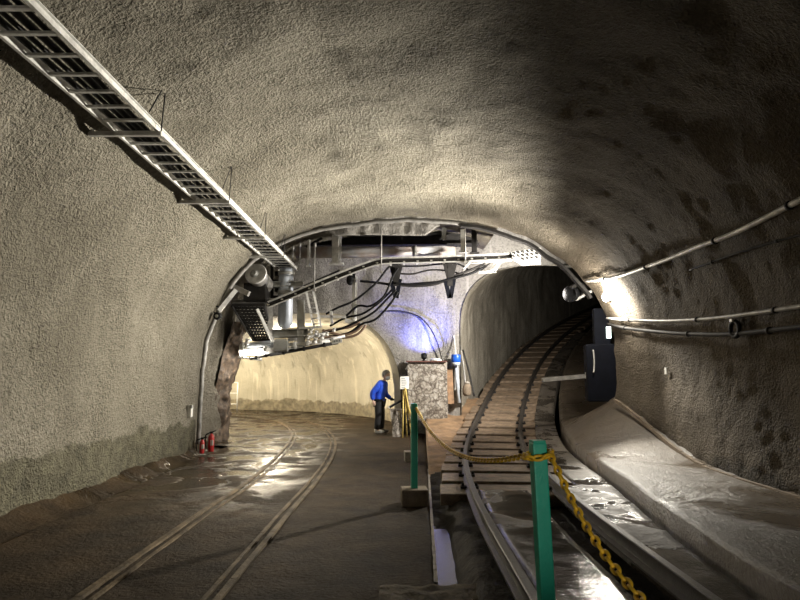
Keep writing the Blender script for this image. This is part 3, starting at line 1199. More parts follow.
# the steel frame
FR = thing('equipment_frame', at(285, 340, 13.8), 'steel frame of posts and beams around the pale blue cylinder', 'frame')
def beam(a, b, w, h, mat='grey', name='beam', Y=13.7, par=None):
    mb = MB()
    mb.ibeam(at(*a, Y), at(*b, Y), w, h, 0.02, (0, 0.2, 1) if abs(a[1] - b[1]) < abs(a[0] - b[0]) else (0, 1, 0))
    return mb.build(name, mat, par or FR)
beam((232, 303.5), (277, 302), 0.14, 0.12, 'galvdull')
beam((266, 285), (303, 284), 0.12, 0.11, 'grey', Y=13.9)
beam((270, 303), (270.5, 335), 0.10, 0.10, 'galv', 'upright')
beam((301, 300), (301, 342), 0.16, 0.12, 'grey', 'upright')
beam((271, 334), (308, 333), 0.16, 0.15, 'grey')
beam((272, 262), (272, 303), 0.06, 0.06, 'dark', 'upright', 14.1)
beam((268, 303), (340, 271), 0.05, 0.05, 'dark', 'beam', 14.2)
beam((287, 258), (291, 286), 0.06, 0.06, 'dark', 'upright', 14.2)
mb = MB()
for k in range(5):
    mb.box(at(276 + 3 * (k % 2), 266 + 8 * k, 14.1), (0.12 + 0.05 * (k % 2), 0.12, 0.10))
mb.build('clamp', 'dark', FR)
# inclined mesh grating
GR = thing('walkway_grating', at(255, 322, 13.6), 'dark tilted mesh grating panel left of the pale blue cylinder', 'grating')
A, B, Cc, D = at(232, 305, 13.35), at(264, 305, 13.35), at(273, 340, 14.1), at(254, 340, 14.1)
mb = MB()
for k in range(13):
    f = k / 12
    mb.bar(A.lerp(D, f), B.lerp(Cc, f), 0.025, 0.05)
for k in range(9):
    f = k / 8
    mb.bar(A.lerp(B, f), D.lerp(Cc, f), 0.018, 0.04)
mb.build('mesh', 'dark', GR)
mb = MB()
for a, b in ((A, B), (B, Cc), (Cc, D), (D, A)):
    mb.bar(a, b, 0.045, 0.07)
mb.build('rim', 'dark', GR)
mb = MB()
mb.bar(at(257, 309, 13.3), at(273, 342, 13.5), 0.045, 0.06)
mb.build('edge_bar', 'galv', GR)
# little ladder
t = thing('ladder', at(315, 326, 13.6), 'small pale steel ladder right of the pale blue cylinder', 'ladder')
for a, b in (((306, 291), (314, 327)), ((313, 290), (321, 327))):
    mb = MB()
    mb.bar(at(*a, 13.55), at(*b, 13.6), 0.03, 0.05)
    mb.build('side_rail', 'galv', t)
for k in range(7):
    f = (k + .4) / 7
    mb = MB()
    mb.cyl(at(306 + 8 * f, 291 + 36 * f, 13.57), at(313 + 8 * f, 290 + 37 * f, 13.57), 0.014, seg=8)
    mb.build('rung', 'galv', t)
# plain bars near the ladder
for (a, b, Y, w, lab) in (((299, 328), (321, 327), 13.6, 0.05, 'pale level bar at the foot of the small ladder'),
                          ((319, 316.5), (346, 317), 14.0, 0.06, 'pale level bar between the small ladder and the white post'),
                          ((331, 311), (332, 324), 14.0, 0.06, 'short pale upright crossing the level bar right of the small ladder')):
    mb = MB()
    mb.bar(at(*a, Y), at(*b, Y), w, w)
    tag(mb.build('steel_bar', 'galv'), lab, 'bar')
# white post with bracket
p0, p1 = at(355, 276, 14.2), at(354, 322, 14.2)
t = thing('bracket_post', p1, 'white slim post with a black clamp standing among the drooping cables', 'post')
mb = MB()
mb.ibeam(p0, p1, 0.09, 0.09, 0.02, (0.3, 1, 0))
mb.build('shaft', 'white', t)
mb = MB()
mb.ball(at(350, 280, 14.15), 0.10, (0.9, 0.8, 1.3))
mb.box(at(352, 276, 14.15), (0.16, 0.1, 0.10))
mb.build('clamp', 'black', t)
mb = MB()
mb.bar(at(345, 320.5, 14.1), at(366, 325.5, 14.1), 0.09, 0.10)
mb.build('base_bar', 'galv', t)

# dark cable hangers and the cables they carry
HY = 14.0
for px, y0, y1, lab in ((396, 263, 298, 'dark forked cable hanger left of the two on the end wall'), (450, 262, 298, 'dark forked cable hanger right of the two on the end wall')):
    t = thing('cable_hanger', at(px, y0, HY), lab, 'hanger', 'cable hangers on the end wall')
    mb = MB()
    mb.bar(at(px, y0, HY), at(px, y1 - 12, HY), 0.12, 0.06, (0, 1, 0))
    mb.build('arm', 'dark', t)
    mb = MB()
    for sx in (-1, 1):
        mb.bar(at(px + sx * 5, y0 + 2, HY), at(px + sx * 1.2, y0 + 17, HY), 0.09, 0.05, (0, 1, 0))
    mb.build('fork', 'dark', t)
    mb = MB()
    mb.bar(at(px - 4.5, y1 - 17, HY), at(px - 0.5, y1, HY), 0.10, 0.05, (0, 1, 0))
    mb.bar(at(px + 4, y1 - 19, HY), at(px + 0.5, y1, HY), 0.10, 0.05, (0, 1, 0))
    mb.build('gusset', 'navy', t)
DROOP = 'black cable drooping from the dark hanger to the pipe platform'
for pts in ([(404, 263), (390, 266), (375, 284), (355, 300), (337, 308), (326, 314)],
            [(398, 268), (393, 276), (384, 296), (370, 306), (358, 306), (346, 316)],
            [(394, 287), (388, 294), (376, 305), (362, 314), (345, 318), (330, 326)],
            [(396, 290), (388, 298), (374, 312), (356, 322), (340, 329), (322, 333)],
            [(398, 292), (390, 304), (376, 319), (362, 324), (348, 333), (326, 337)]):
    mb = MB()
    Y0 = HY + random.uniform(-.1, .1)
    mb.tube([at(x, y, Y0 - 0.1 + 0.04 * i) for i, (x, y) in enumerate(pts)], 0.026, 8, 6)
    tag(mb.build('drooping_cable', 'black'), DROOP, 'cable', 'cables drooping from the hanger')
RUN = 'dark cable slung level between the two forked hangers'
for k, pts in enumerate(([(394, 283), (412, 284.5), (432, 283), (450, 279), (472, 273), (486, 266)],
                         [(394, 284.5), (415, 286), (436, 284), (452, 277), (470, 270), (484, 264)],
                         [(360, 281), (380, 283), (396, 285), (420, 283.5), (450, 281)],
                         [(394, 273), (412, 274), (430, 270), (450, 271), (466, 275), (480, 268)],
                         [(398, 266), (420, 266), (440, 264), (458, 264), (470, 271)])):
    mb = MB()
    mb.tube([at(x, y, HY - 0.02 + 0.03 * k) for x, y in pts], 0.03 if k < 3 else 0.022, 8, 6)
    tag(mb.build('slung_cable', 'dark' if k % 2 else 'black'), RUN, 'cable', 'cables slung between the hangers')
BR = 'brown rope-like hose sagging under the pipe platform beside the notice plate'
for pts in ([(364, 323), (356, 331), (344, 335), (332, 333), (322, 330)], [(366, 325), (358, 334), (346, 337.5), (332, 337), (318, 338)], [(360, 322), (350, 327), (338, 329), (326, 331)]):
    mb = MB()
    mb.tube([at(x, y, 14.0) for x, y in pts], 0.03, 8, 5)
    tag(mb.build('hose', 'brown'), BR, 'hose', 'hoses under the pipe platform')

# lower pipes of the platform
q0, q1 = at(241, 350, 14.2), at(282, 347, 14.2)
t = thing('white_pipe', q0, 'thick white pipe lowest at the left of the hanging equipment', 'pipe')
mb = MB()
mb.tube([q0, q1], 0.155, 20, 1, raw=True)
mb.build('pipe_body', 'white', t)
mb = MB()
d = (q1 - q0).normalized()
mb.cyl(q0 + d * 0.02, q0 + d * 0.10, 0.175, seg=20)
mb.build('collar', 'white', t)
t = thing('tube_lamp', at(250, 355, 14.5), 'glowing white tube lamp under the thick white pipe', 'lamp')
mb = MB()
mb.tube([at(240, 353.5, 13.92), at(262, 351.8, 13.92)], 0.05, 12, 1, raw=True)
mb.build('tube', 'tube', t)
mb = MB()
mb.bar(at(239, 350.8, 13.97), at(263, 349.0, 13.97), 0.10, 0.03)
mb.build('housing', 'white', t)
mb = MB()
mb.tube([at(248, 346.5, 14.0), at(276, 343.5, 14.0)], 0.085, 14, 1, raw=True)
tag(mb.build('grey_pipe', 'paleblue'), 'blue-grey pipe lying just above the thick white pipe', 'pipe')
mb = MB()
mb.box(at(281, 346, 13.75), (0.32, 0.25, 0.25), 0.1, 0.012)
mb.box(at(281, 340.5, 13.75), (0.24, 0.2, 0.06), 0.1)
tag(mb.build('junction_box', 'grey'), 'grey junction box on the pipes below the steel frame', 'box')
PIPES = [((283, 350), (345, 336), 0.035, 'galv', 'uppermost of the slim pipes running right from the grey junction box'),
         ((270, 355), (338, 342.5), 0.04, 'dark', 'dark slim pipe below the others right of the grey junction box'),
         ((286, 345), (330, 341), 0.045, 'white', 'white slim pipe right of the grey junction box'),
         ((288, 340), (326, 334), 0.04, 'galv', 'grey slim pipe under the foot of the steel frame'),
         ((238, 357), (262, 360), 0.02, 'galv', 'thin rod hanging lowest under the thick white pipe'),
         ((250, 359), (282, 352.5), 0.028, 'dark', 'thin dark pipe under the thick white pipe')]
for a, b, r, mt, lab in PIPES:
    mb = MB()
    mb.tube([at(*a, 13.9), at(*b, 13.9)], r, 10, 1, raw=True)
    for k in range(3):
        q = at(*a, 13.9).lerp(at(*b, 13.9), 0.2 + 0.3 * k)
        mb.box(q, (0.05, r * 2.6, r * 2.6))
    tag(mb.build('slim_pipe', mt), lab, 'pipe')
FIT = 'small pale pipe fitting on the platform right of the steel frame'
for px, py, s_ in ((311, 331, 0.10), (308, 338, 0.08), (316, 333, 0.08), (322, 337, 0.09), (334, 330, 0.07), (327, 334, 0.07), (315, 341, 0.1), (266, 349, 0.1), (247, 342, 0.1)):
    q = at(px, py, 13.65)
    mb = MB()
    mb.lathe([(s_ * .45, -s_ * .6), (s_ * .6, -s_ * .5), (s_ * .6, -s_ * .1), (s_ * .42, 0), (s_ * .42, s_ * .4), (s_ * .55, s_ * .45), (s_ * .55, s_ * .7)], q, (0.3, -0.2, 1), 12)
    tag(mb.build('pipe_fitting', 'white' if px % 2 else 'galv'), FIT, 'fitting', 'fittings on the pipe platform')
# notice plate with dark marks
q = at(337, 341, 13.5)
t = thing('notice_plate', q, 'small white plate with three dark marks under the pipe platform', 'sign')
R_ = Matrix.Rotation(-0.10, 3, 'Y')
mb = MB()
mb.box(q, (0.24, 0.015, 0.105), Matrix.Rotation(-0.17, 3, 'Y'))
mb.build('plate', 'paper', t)
mb = MB()
for k in (-1, 0, 1):
    c = q + Vector((k * 0.055, -0.012, k * 0.01))
    mb.box(c + Vector((0, 0, 0.014)), (0.036, 0.006, 0.009))
    mb.box(c - Vector((0, 0, 0.014)), (0.036, 0.006, 0.009))
    mb.box(c, (0.009, 0.006, 0.04))
mb.build('lettering', 'ink', t)
# flood lamp on an arm at the left of the lip
q = at(217, 316, 12.6)
t = thing('flood_lamp', q, 'small round black lamp on a pale arm at the left of the lip', 'lamp')
mb = MB()
mb.lathe([(0.03, -0.02), (0.075, -0.02), (0.085, 0.0), (0.075, 0.10), (0.04, 0.15)], q, (0.1, 1, 0.1), 20)
mb.build('lamp_head', 'black', t)
mb = MB()
mb.lathe([(0.035, -0.03), (0.035, -0.015)], q, (0.1, 1, 0.1), 16)
mb.build('lens', 'grey', t)
mb = MB()
mb.bar(at(219, 311, 12.75), at(236, 290, 12.85), 0.09, 0.09)
mb.build('arm', 'galv', t)
mb = MB()
mb.tube([at(217, 314, 12.7), at(213, 311, 12.7), at(214, 306, 12.7), at(219, 307, 12.7)], 0.012, 6, 4)
mb.build('lead', 'black', t)
mb = MB()
mb.bar(at(233, 286.5, 12.95), at(249, 294, 12.9), 0.10, 0.11)
tag(mb.build('wall_bracket', 'galvdull'), 'stubby grey bracket arm left of the drum lid', 'bracket')

# ------------------------------------------------------------------ right wall: conduits
def hit_vault(px, py, inset=0.06):
    d = ray(px, py).normalized()
    s_ = 2.0
    while s_ < 30:
        p = CAM + d * s_
        pts = section(min(p.y, 20))
        hi = [q for q in pts if q.x > 0.5]
        # inside test by horizontal line at p.z on the right side
        xx = None
        for a, b in zip(hi, hi[1:]):
            if (a.z - p.z) * (b.z - p.z) <= 0 and a.z != b.z:
                xx = a.x + (b.x - a.x) * (p.z - a.z) / (b.z - a.z)
        if xx is None or p.x > xx - inset:
            return p
        s_ += 0.02
    return p


def conduit(name, pxs, r, mat, label, inset=0.10):
    pts = [hit_vault(x, y, inset) for x, y in pxs]
    t = thing(name, pts[0], label, 'conduit', 'conduits along the right wall')
    mb = MB()
    mb.tube(pts, r, 10, 8)
    mb.build('pipe_run', mat, t)
    cc = catmull(pts, 4)
    for k in range(4, len(cc), 9):
        tt = (cc[k] - cc[k - 1]).normalized()
        mb = MB()
        mb.cyl(cc[k] - tt * 0.02, cc[k] + tt * 0.02, r * 1.45, seg=10)
        mb.build('pipe_clip', 'dark', t)
    return t
conduit('conduit', [(586, 281), (605, 279), (622, 275), (640, 269), (668, 259), (700, 246), (730, 235), (765, 218), (800, 200), (870, 165)], 0.032, 'galv', 'upper pale conduit rising along the right wall from the bright lamp')
conduit('conduit', [(607, 318.5), (630, 320), (660, 321), (690, 320), (720, 317.5), (755, 313), (800, 306.5), (880, 295)], 0.028, 'galvdull', 'middle conduit along the right wall below the bright lamp')
conduit('conduit', [(608, 324), (625, 328), (650, 331), (680, 333.5), (715, 334.5), (745, 333), (800, 327), (880, 318)], 0.03, 'dark', 'lowest conduit along the right wall passing through a black clamp')
conduit('conduit', [(690, 270), (712, 262), (740, 252), (770, 243), (800, 235), (850, 222)], 0.015, 'dark', 'thin dark conduit along the right wall under the upper pale one', 0.05)
q = hit_vault(735, 329, 0.10)
t = thing('pipe_clamp', q, 'black ring clamp holding the lowest conduit on the right wall', 'clamp')
mb = MB()
mb.tube([q + Vector((0, 0.10 * math.cos(a), 0.10 * math.sin(a))) for a in [2 * PI * k / 16 for k in range(16)]], 0.028, 8, raw=True, closed=True)
mb.build('ring', 'black', t)
mb = MB()
mb.box(q + Vector((-0.03, 0.0, 0.11)), (0.04, 0.06, 0.03))
mb.build('bolt', 'galv', t)
q = hit_vault(666, 371, 0.035)
mb = MB()
mb.box(q, (0.02, 0.075, 0.115), 0.05, 0.003)
tag(mb.build('wall_tag', 'paper'), 'tiny white tag fixed on the right wall under the conduits', 'tag')
# bright lamp on the right wall
q = hit_vault(606, 297, 0.10)
LAMP = Vector(q)
t = thing('wall_lamp', q, 'glaring white lamp on the right wall at the lip', 'lamp')
mb = MB()
mb.lathe([(0.10, 0), (0.10, 0.03), (0.075, 0.05)], q + Vector((0.08, 0, 0.02)), (-1, 0, -0.2), 20)
mb.build('base', 'grey', t)
mb = MB()
mb.ball(q, 0.085, (0.9, 1, 1.15), 16)
mb.build('globe', 'lamp', t)
# round black floodlight at the right end of the lip
q = at(571, 294, 13.1)
t = thing('floodlight', q, 'round black floodlight with a curved hood at the right end of the lip', 'lamp')
ax = Vector((-0.75, -0.62, -0.12)).normalized()
mb = MB()
mb.lathe([(0.05, -0.20), (0.13, -0.16), (0.17, -0.05), (0.18, 0.06), (0.165, 0.065), (0.14, 0.0), (0.02, -0.02)], q, ax, 24)
mb.build('housing', 'black', t)
mb = MB()
mb.tube([at(571, 288, 13.0), at(578, 284, 13.05), at(584, 287, 13.1), at(583, 296, 13.1)], 0.05, 10, 5)
mb.build('hood_arm', 'dark', t)
mb = MB()
mb.bar(at(576, 300, 13.1), at(592, 291, 13.0), 0.05, 0.05)
mb.build('bracket', 'galvdull', t)
# dark cabinet with lit display, and the barrier arm
gz = place(17.2, 2.6, 0.0)
cu = 13.6
cpos = Vector((4.42, 13.35, place(13.6, 0).z + 0.58))
t = thing('control_cabinet', cpos, 'dark blue-black cabinet against the right wall where the incline starts', 'cabinet', None, -TR(cu)[3])
th = -TR(cu)[3]
mb = MB()
mb.box(cpos + Vector((0, 0, 0.62)), (0.62, 0.55, 1.24), th, 0.03)
mb.build('body', 'navy', t)
mb = MB()
mb.box(cpos + Vector((0.08, 0.05, 1.62)), (0.34, 0.34, 0.85), th, 0.03)
mb.build('upper_box', 'navy', t)
mb = MB()
mb.tube([cpos + Vector((-0.22, -0.25, 0.62 + 0.02 * k)) + Vector((-0.01 * (k - 5) ** 2 * 0.1, -0.06, 0.035 * k)) for k in range(10)], 0.016, 8, 2)
mb.build('handle', 'galv', t)
mb = MB()
mb.box(cpos + Vector((0.17, -0.16, 1.5)), (0.10, 0.05, 0.26), th, 0.01)
mb.build('display', 'panel', t)
a, b = at(542, 380, 13.2), at(589, 375.5, 13.35)
t = thing('boom_barrier', b, 'pale grey barrier arm reaching left from the dark cabinet', 'barrier')
mb = MB()
mb.bar(a, b + Vector((0.1, 0.1, 0)), 0.07, 0.09)
mb.build('arm', 'galvdull', t)
mb = MB()
mb.box(b, (0.14, 0.12, 0.14))
mb.build('pivot', 'galv', t)
# ------------------------------------------------------------------ displays at the nose of the end wall
def ground(x, y):
    u = track_u(x, y)
    return place(u, 0, -0.22).z
px0, px1 = at(408, 390, 15.7), at(447, 390, 15.7)
gz = 0.50
cx = (px0.x + px1.x) / 2
t = thing('display_board', (cx, 15.7, gz), 'pale veined stone-patterned display board under the blue light', 'board')
mb = MB()
topz = at(427, 362, 15.7).z
bm_ = mb.bm
mb.box((cx, 15.7, (gz - 0.1 + topz) / 2), (1.02, 0.10, topz - gz + 0.1), -0.05, 0.01)
mb.build('panel', 'vein', t)
mb = MB()
mb.box((cx - 0.02, 15.66, topz + 0.012), (1.06, 0.22, 0.03), -0.05)
mb.build('top_board', 'redwood', t)
mb = MB()
for sx in (-0.4, 0.4):
    mb.bar((cx + sx, 15.85, topz - 0.3), (cx + sx, 16.0, gz - 0.12), 0.05, 0.05)
mb.build('prop', 'wood', t)
q = Vector((at(424, 358, 15.66).x, 15.66, topz + 0.027))
t = thing('spot_lamp', q, 'small black spot lamp on the display board shining blue on the wall', 'lamp')
mb = MB()
mb.lathe([(0.05, 0.0), (0.05, 0.015), (0.02, 0.02), (0.02, 0.05)], q, (0, 0, 1), 14)
mb.build('foot', 'black', t)
ax = Vector((0, 0.55, 0.8)).normalized()
mb = MB()
mb.lathe([(0.045, -0.03), (0.07, 0.0), (0.08, 0.10), (0.07, 0.105)], q + Vector((0, 0, 0.08)), ax, 16)
mb.build('lamp_head', 'black', t)
mb = MB()
mb.lathe([(0.06, 0.107), (0.05, 0.112)], q + Vector((0, 0, 0.08)), ax, 16)
mb.build('lens', 'bluelens', t)
BLUE = q + Vector((0, 0.12, 0.2))
q = Vector((at(436, 359, 15.66).x, 15.66, topz + 0.027))
mb = MB()
mb.lathe([(0.15, 0.0), (0.16, 0.02), (0.10, 0.06), (0.02, 0.07)], q, (0, 0, 1), 18)
tag(mb.build('dish', 'white'), 'flat white dish lying on top of the display board', 'dish')
# things between the board and the incline
q = at(451, 402, 15.9)
mb = MB()
mb.bar(q + Vector((0, 0, -0.05)), at(449.5, 369, 15.95), 0.16, 0.05, (0, 1, 0))
tag(mb.build('plank', 'wood'), 'brown wooden plank standing right of the veined display board', 'plank')
mb = MB()
mb.cyl(at(459, 401, 15.9) - Vector((0, 0, 0.05)), at(456, 362, 16.0), 0.05, seg=14)
tag(mb.build('stand_pipe', 'paleblue'), 'pale grey standpipe right of the brown plank', 'pipe')
q = at(456, 358, 15.8)
t = thing('pendant_lamp', q, 'blue enamel lamp hung on a white chain at the corner of the end wall', 'lamp')
mb = MB()
mb.lathe([(0.07, -0.15), (0.12, -0.11), (0.125, 0.07), (0.11, 0.09)], q, (0, 0, 1), 20)
mb.build('shade', 'bluelamp', t)
mb = MB()
mb.lathe([(0.11, -0.19), (0.115, -0.11)], q, (0, 0, 1), 20)
mb.build('rim', 'paleblue', t)
mb = MB()
chain_mesh(mb, [q + Vector((0, 0, 0.08)), q + Vector((0, 0.15, 0.3)), q + Vector((-0.02, 0.35, 0.62))], 0.008, 0.07, 0.045)
mb.build('hanging_chain', 'white', t)
q = at(467, 395, 15.8)
t = thing('jar', q, 'small round pale jar on the earth bank beside the left rail', 'jar')
mb = MB()
mb.lathe([(0.08, -0.02), (0.11, 0.03), (0.115, 0.2), (0.07, 0.28), (0.06, 0.30)], q, (0, 0, 1), 18)
mb.build('body', 'block', t)
mb = MB()
mb.lathe([(0.075, 0.30), (0.075, 0.33), (0.03, 0.35)], q, (0, 0, 1), 18)
mb.build('lid', 'edge', t)
for a, b, mt, lab in (((463, 350), (474, 396), 'dark', 'dark pole leaning on the incline wall right of the blue lamp'),
                      ((460, 345), (466, 390), 'galvdull', 'grey pole leaning on the incline wall beside the dark one')):
    mb = MB()
    p, q2 = at(*a, 16.4), at(*b, 15.9)
    mb.tube([p, p.lerp(q2, 0.5) + Vector((0.02, 0, 0)), q2], 0.025, 8, 5)
    tag(mb.build('leaning_pole', mt), lab, 'pole')
mb = MB()
mb.tube([at(411, 409, 15.3), at(413, 420, 15.2), at(419, 412, 15.4), at(424, 422, 15.4)], 0.02, 8, 6)
tag(mb.build('rope_end', 'rope'), 'short piece of yellow rope dangling left of the display board foot', 'rope')
# small stand with a tilted black board, in front of the man
q = atz(396, 431, 0.0)
q = Vector((at(397, 430, 15.6).x, 15.6, 0.0))
t = thing('display_stand', q, 'small veined stone pedestal with a tilted black board before the man', 'stand')
mb = MB()
mb.bm.free()
mb.bm = bmesh.new()
prof = [(0.11, -0.02), (0.12, 0.25), (0.17, 0.55), (0.18, 0.68)]
rings = []
for r_, h_ in prof:
    rings.append([mb.bm.verts.new(q + Vector((sx * r_ + 0.02 * noise.noise((h_ * 5, sx, sy)), sy * 0.16, h_ + (0.12 * (sx + 1) / 2 if h_ > 0.7 else 0)))) for sx, sy in ((-1, -1), (0, -1.15), (1, -1), (1, 1), (0, 1.1), (-1, 1))])
for A_, B_ in zip(rings, rings[1:]):
    for k in range(6):
        mb.bm.faces.new((A_[k], A_[(k + 1) % 6], B_[(k + 1) % 6], B_[k]))
mb.bm.faces.new(list(reversed(rings[0])))
mb.bm.faces.new(rings[-1])
mb.build('pedestal', 'vein', t)
mb = MB()
mb.box(q + Vector((0.0, -0.02, 0.84)), (0.46, 0.42, 0.045), Matrix.Rotation(-0.52, 3, 'Y'), 0.006)
brd = mb.build('board', 'black', t)
mb = MB()
mb.box(q + Vector((-0.20, -0.02, 0.73)), (0.03, 0.43, 0.05), Matrix.Rotation(-0.52, 3, 'Y'))
mb.build('board_edge', 'galv', brd)
# white notice on yellow legs
YB = 15.3
q = Vector((at(405, 425, YB).x, YB, 0.0))
t = thing('notice_board', q, 'white notice sheet on yellow legs right of the tilted black board', 'sign')
mb = MB()
s0, s1 = at(400.2, 389, YB), at(409, 376.5, YB)
mb.box((s0 + s1) / 2, (s1.x - s0.x, 0.02, s1.z - s0.z), 0.1, 0.003)
sh = mb.build('sheet', 'paper', t)
mb = MB()
for k in range(6):
    z = s1.z - 0.045 - k * 0.047
    wd = random.uniform(0.08, 0.15)
    mb.box((s0.x + 0.03 + wd / 2, YB - 0.014, z), (wd, 0.006, 0.014), 0.1)
mb.build('lettering', 'ink', sh)
for dx, bx, by in ((-0.03, -0.06, -0.1), (0.03, 0.16, -0.05), (0.0, 0.05, 0.16)):
    mb = MB()
    tp = Vector(((s0.x + s1.x) / 2 + dx, YB + 0.02, s0.z))
    mb.tube([tp, Vector((q.x + bx, YB + by, 0.0))], 0.017, 8, 1, raw=True)
    mb.build('leg', 'rope', t)
mb = MB()
mb.tube([Vector(((s0.x + s1.x) / 2 + 0.01, YB - 0.03, s0.z + 0.02)), Vector((q.x + 0.09, YB - 0.05, 0.75)), Vector((q.x + 0.17, YB - 0.06, 0.45)), Vector((q.x + 0.12, YB - 0.05, 0.42)), Vector((q.x + 0.2, YB - 0.05, 0.5))], 0.02, 8, 6)
mb.build('rope', 'rope', t)
# curved conduit over the blue-lit wall
mb = MB()
mb.tube([at(x, y, 16.12) for x, y in ((384, 311), (400, 311), (418, 316), (430, 328), (438, 345), (444, 368))], 0.018, 8, 6)
tag(mb.build('wall_conduit', 'dark'), 'thin dark conduit bending down over the blue-lit end wall', 'conduit')

# ------------------------------------------------------------------ left side bits
def extinguisher(q, label, s_=1.0):
    t = thing('fire_extinguisher', q, label, 'fire extinguisher', 'fire extinguishers at the left wall')
    mb = MB()
    mb.lathe([(0.075 * s_, 0.0), (0.08 * s_, 0.02), (0.08 * s_, 0.36 * s_), (0.06 * s_, 0.43 * s_), (0.025 * s_, 0.46 * s_), (0.025 * s_, 0.49 * s_)], q, (0, 0, 1), 20)
    mb.build('cylinder', 'red', t)
    mb = MB()
    mb.box(q + Vector((0.03, -0.072 * s_, 0.24 * s_)), (0.07 * s_, 0.03, 0.14 * s_))
    mb.build('label_plate', 'paper', t)
    mb = MB()
    mb.bar(q + Vector((-0.02, 0, 0.50 * s_)), q + Vector((0.10, -0.02, 0.55 * s_)), 0.025, 0.02)
    mb.box(q + Vector((0, 0, 0.5 * s_)), (0.05, 0.04, 0.04))
    mb.build('handle', 'black', t)
    mb = MB()
    mb.tube([q + Vector((-0.02, -0.02, 0.5 * s_)), q + Vector((-0.11, -0.03, 0.42 * s_)), q + Vector((-0.10, -0.04, 0.2 * s_)), q + Vector((-0.085, -0.05, 0.1 * s_))], 0.012, 8, 5)
    mb.build('hose', 'black', t)
extinguisher(Vector((-3.93, 12.75, -0.02)), 'red fire extinguisher with white label at the foot of the left wall', 0.78)
extinguisher(Vector((-4.02, 12.45, -0.02)), 'darker red fire extinguisher nearer the camera at the left wall', 0.6)
q = at(201, 411, 12.3)
q.x = -4.24
t = thing('wall_box', q, 'small white box on the left wall above the extinguishers', 'box')
mb = MB()
mb.box(q, (0.08, 0.12, 0.24), 0, 0.008)
mb.build('housing', 'white', t)
mb = MB()
mb.box(q + Vector((0.035, -0.03, 0.09)), (0.05, 0.09, 0.07), 0, 0.006)
mb.build('cover', 'grey', t)
# white gate frame far in the branch
q = Vector((at(232, 409, 25.6).x, 25.6, 0))
t = thing('gate_frame', q, 'white tubular gate frame far back in the level branch', 'gate')
w, h = 0.42, 1.2
for sx, nm in ((-w / 2, 'upright'), (w / 2, 'upright')):
    mb = MB()
    mb.cyl(q + Vector((sx, 0, 0)), q + Vector((sx, 0, h)), 0.03, seg=10)
    mb.build(nm, 'white', t)
for hz in (0.3, 0.75, h):
    mb = MB()
    mb.cyl(q + Vector((-w / 2, 0, hz)), q + Vector((w / 2, 0, hz)), 0.025, seg=10)
    mb.build('crossbar', 'white', t)

# ------------------------------------------------------------------ the man in the blue jacket
def skin_bm(verts, edges, radii, sub=2):
    me = bpy.data.meshes.new('tmp')
    me.from_pydata([Vector(v) for v in verts], edges, [])
    ob = bpy.data.objects.new('tmp', me)
    C.objects.link(ob)
    md = ob.modifiers.new('Skin', 'SKIN')
    md.use_smooth_shade = True
    if not me.skin_vertices:
        raise RuntimeError('no skin layer')
    sv = me.skin_vertices[0].data
    for i, r in enumerate(radii):
        sv[i].radius = r if isinstance(r, tuple) else (r, r)
        sv[i].use_root = (i == 0)
    s2 = ob.modifiers.new('Sub', 'SUBSURF')
    s2.levels = sub
    s2.render_levels = sub
    bpy.context.view_layer.update()
    dg = bpy.context.evaluated_depsgraph_get()
    m2 = bpy.data.meshes.new_from_object(ob.evaluated_get(dg))
    bm = bmesh.new()
    bm.from_mesh(m2)
    bpy.data.objects.remove(ob)
    bpy.data.meshes.remove(me)
    bpy.data.meshes.remove(m2)
    return bm


def fingers(mb, wrist, d, side, down, curl=0.5, glove=1.0):
    d, side, down = Vector(d).normalized(), Vector(side).normalized(), Vector(down).normalized()
    palm = Vector(wrist) + d * 0.045
    R_ = Matrix((d, side, down)).transposed()
    mb.ball(palm, 0.05 * glove, (1.0, 0.85, 0.42), 12, R_)
    for k, ln in enumerate((0.070, 0.078, 0.072, 0.056)):
        b = palm + d * 0.035 + side * (0.030 - 0.020 * k)
        m_ = b + d * ln * 0.5 + down * ln * 0.18 * curl
        e = m_ + (d * (1 - 0.6 * curl) + down * curl) .normalized() * ln * 0.5
        mb.tube([b, m_, e], [0.0095 * glove, 0.009 * glove, 0.007 * glove], 8, 4)
    b = palm - d * 0.015 + side * 0.035
    mb.tube([b, b + side * 0.025 + d * 0.02 + down * 0.012, b + side * 0.025 + d * 0.055 + down * 0.03], [0.011 * glove, 0.010 * glove, 0.008 * glove], 8, 4)


# local frame: faces +X, feet at z = 0
V = dict(pel=(0, 0, .88), sp=(.03, 0, 1.06), ch=(.075, 0, 1.24), nk=(.12, 0, 1.37), nk2=(.15, 0, 1.43), hd=(.165, 0, 1.49),
         sr=(.06, -.175, 1.29), er=(-.13, -.235, 1.06), wr=(-.10, -.20, .86),
         sl=(.085, .175, 1.29), el=(.10, .215, 1.03), wl=(.31, .12, .90),
         hr=(0, -.088, .82), kr=(.015, -.10, .46), ar=(-.035, -.105, .09), tr=(.10, -.125, .045),
         hl=(0, .088, .82), kl=(.035, .10, .46), al=(.01, .105, .09), tl=(.15, .115, .045))
key = list(V)
def idx(a):
    return key.index(a)
body_e = [('pel', 'sp'), ('sp', 'ch'), ('ch', 'nk'), ('nk', 'nk2'), ('nk2', 'hd'), ('ch', 'sr'), ('sr', 'er'), ('er', 'wr'), ('ch', 'sl'), ('sl', 'el'), ('el', 'wl'),
          ('pel', 'hr'), ('hr', 'kr'), ('kr', 'ar'), ('ar', 'tr'), ('pel', 'hl'), ('hl', 'kl'), ('kl', 'al'), ('al', 'tl')]
rad = dict(pel=(.12, .10), sp=(.12, .095), ch=(.11, .085), nk=.055, nk2=.05, hd=.06, sr=.04, er=.034, wr=.03, sl=.04, el=.034, wl=.03,
           hr=.085, kr=.058, ar=.04, tr=.036, hl=.085, kl=.058, al=.04, tl=.036)
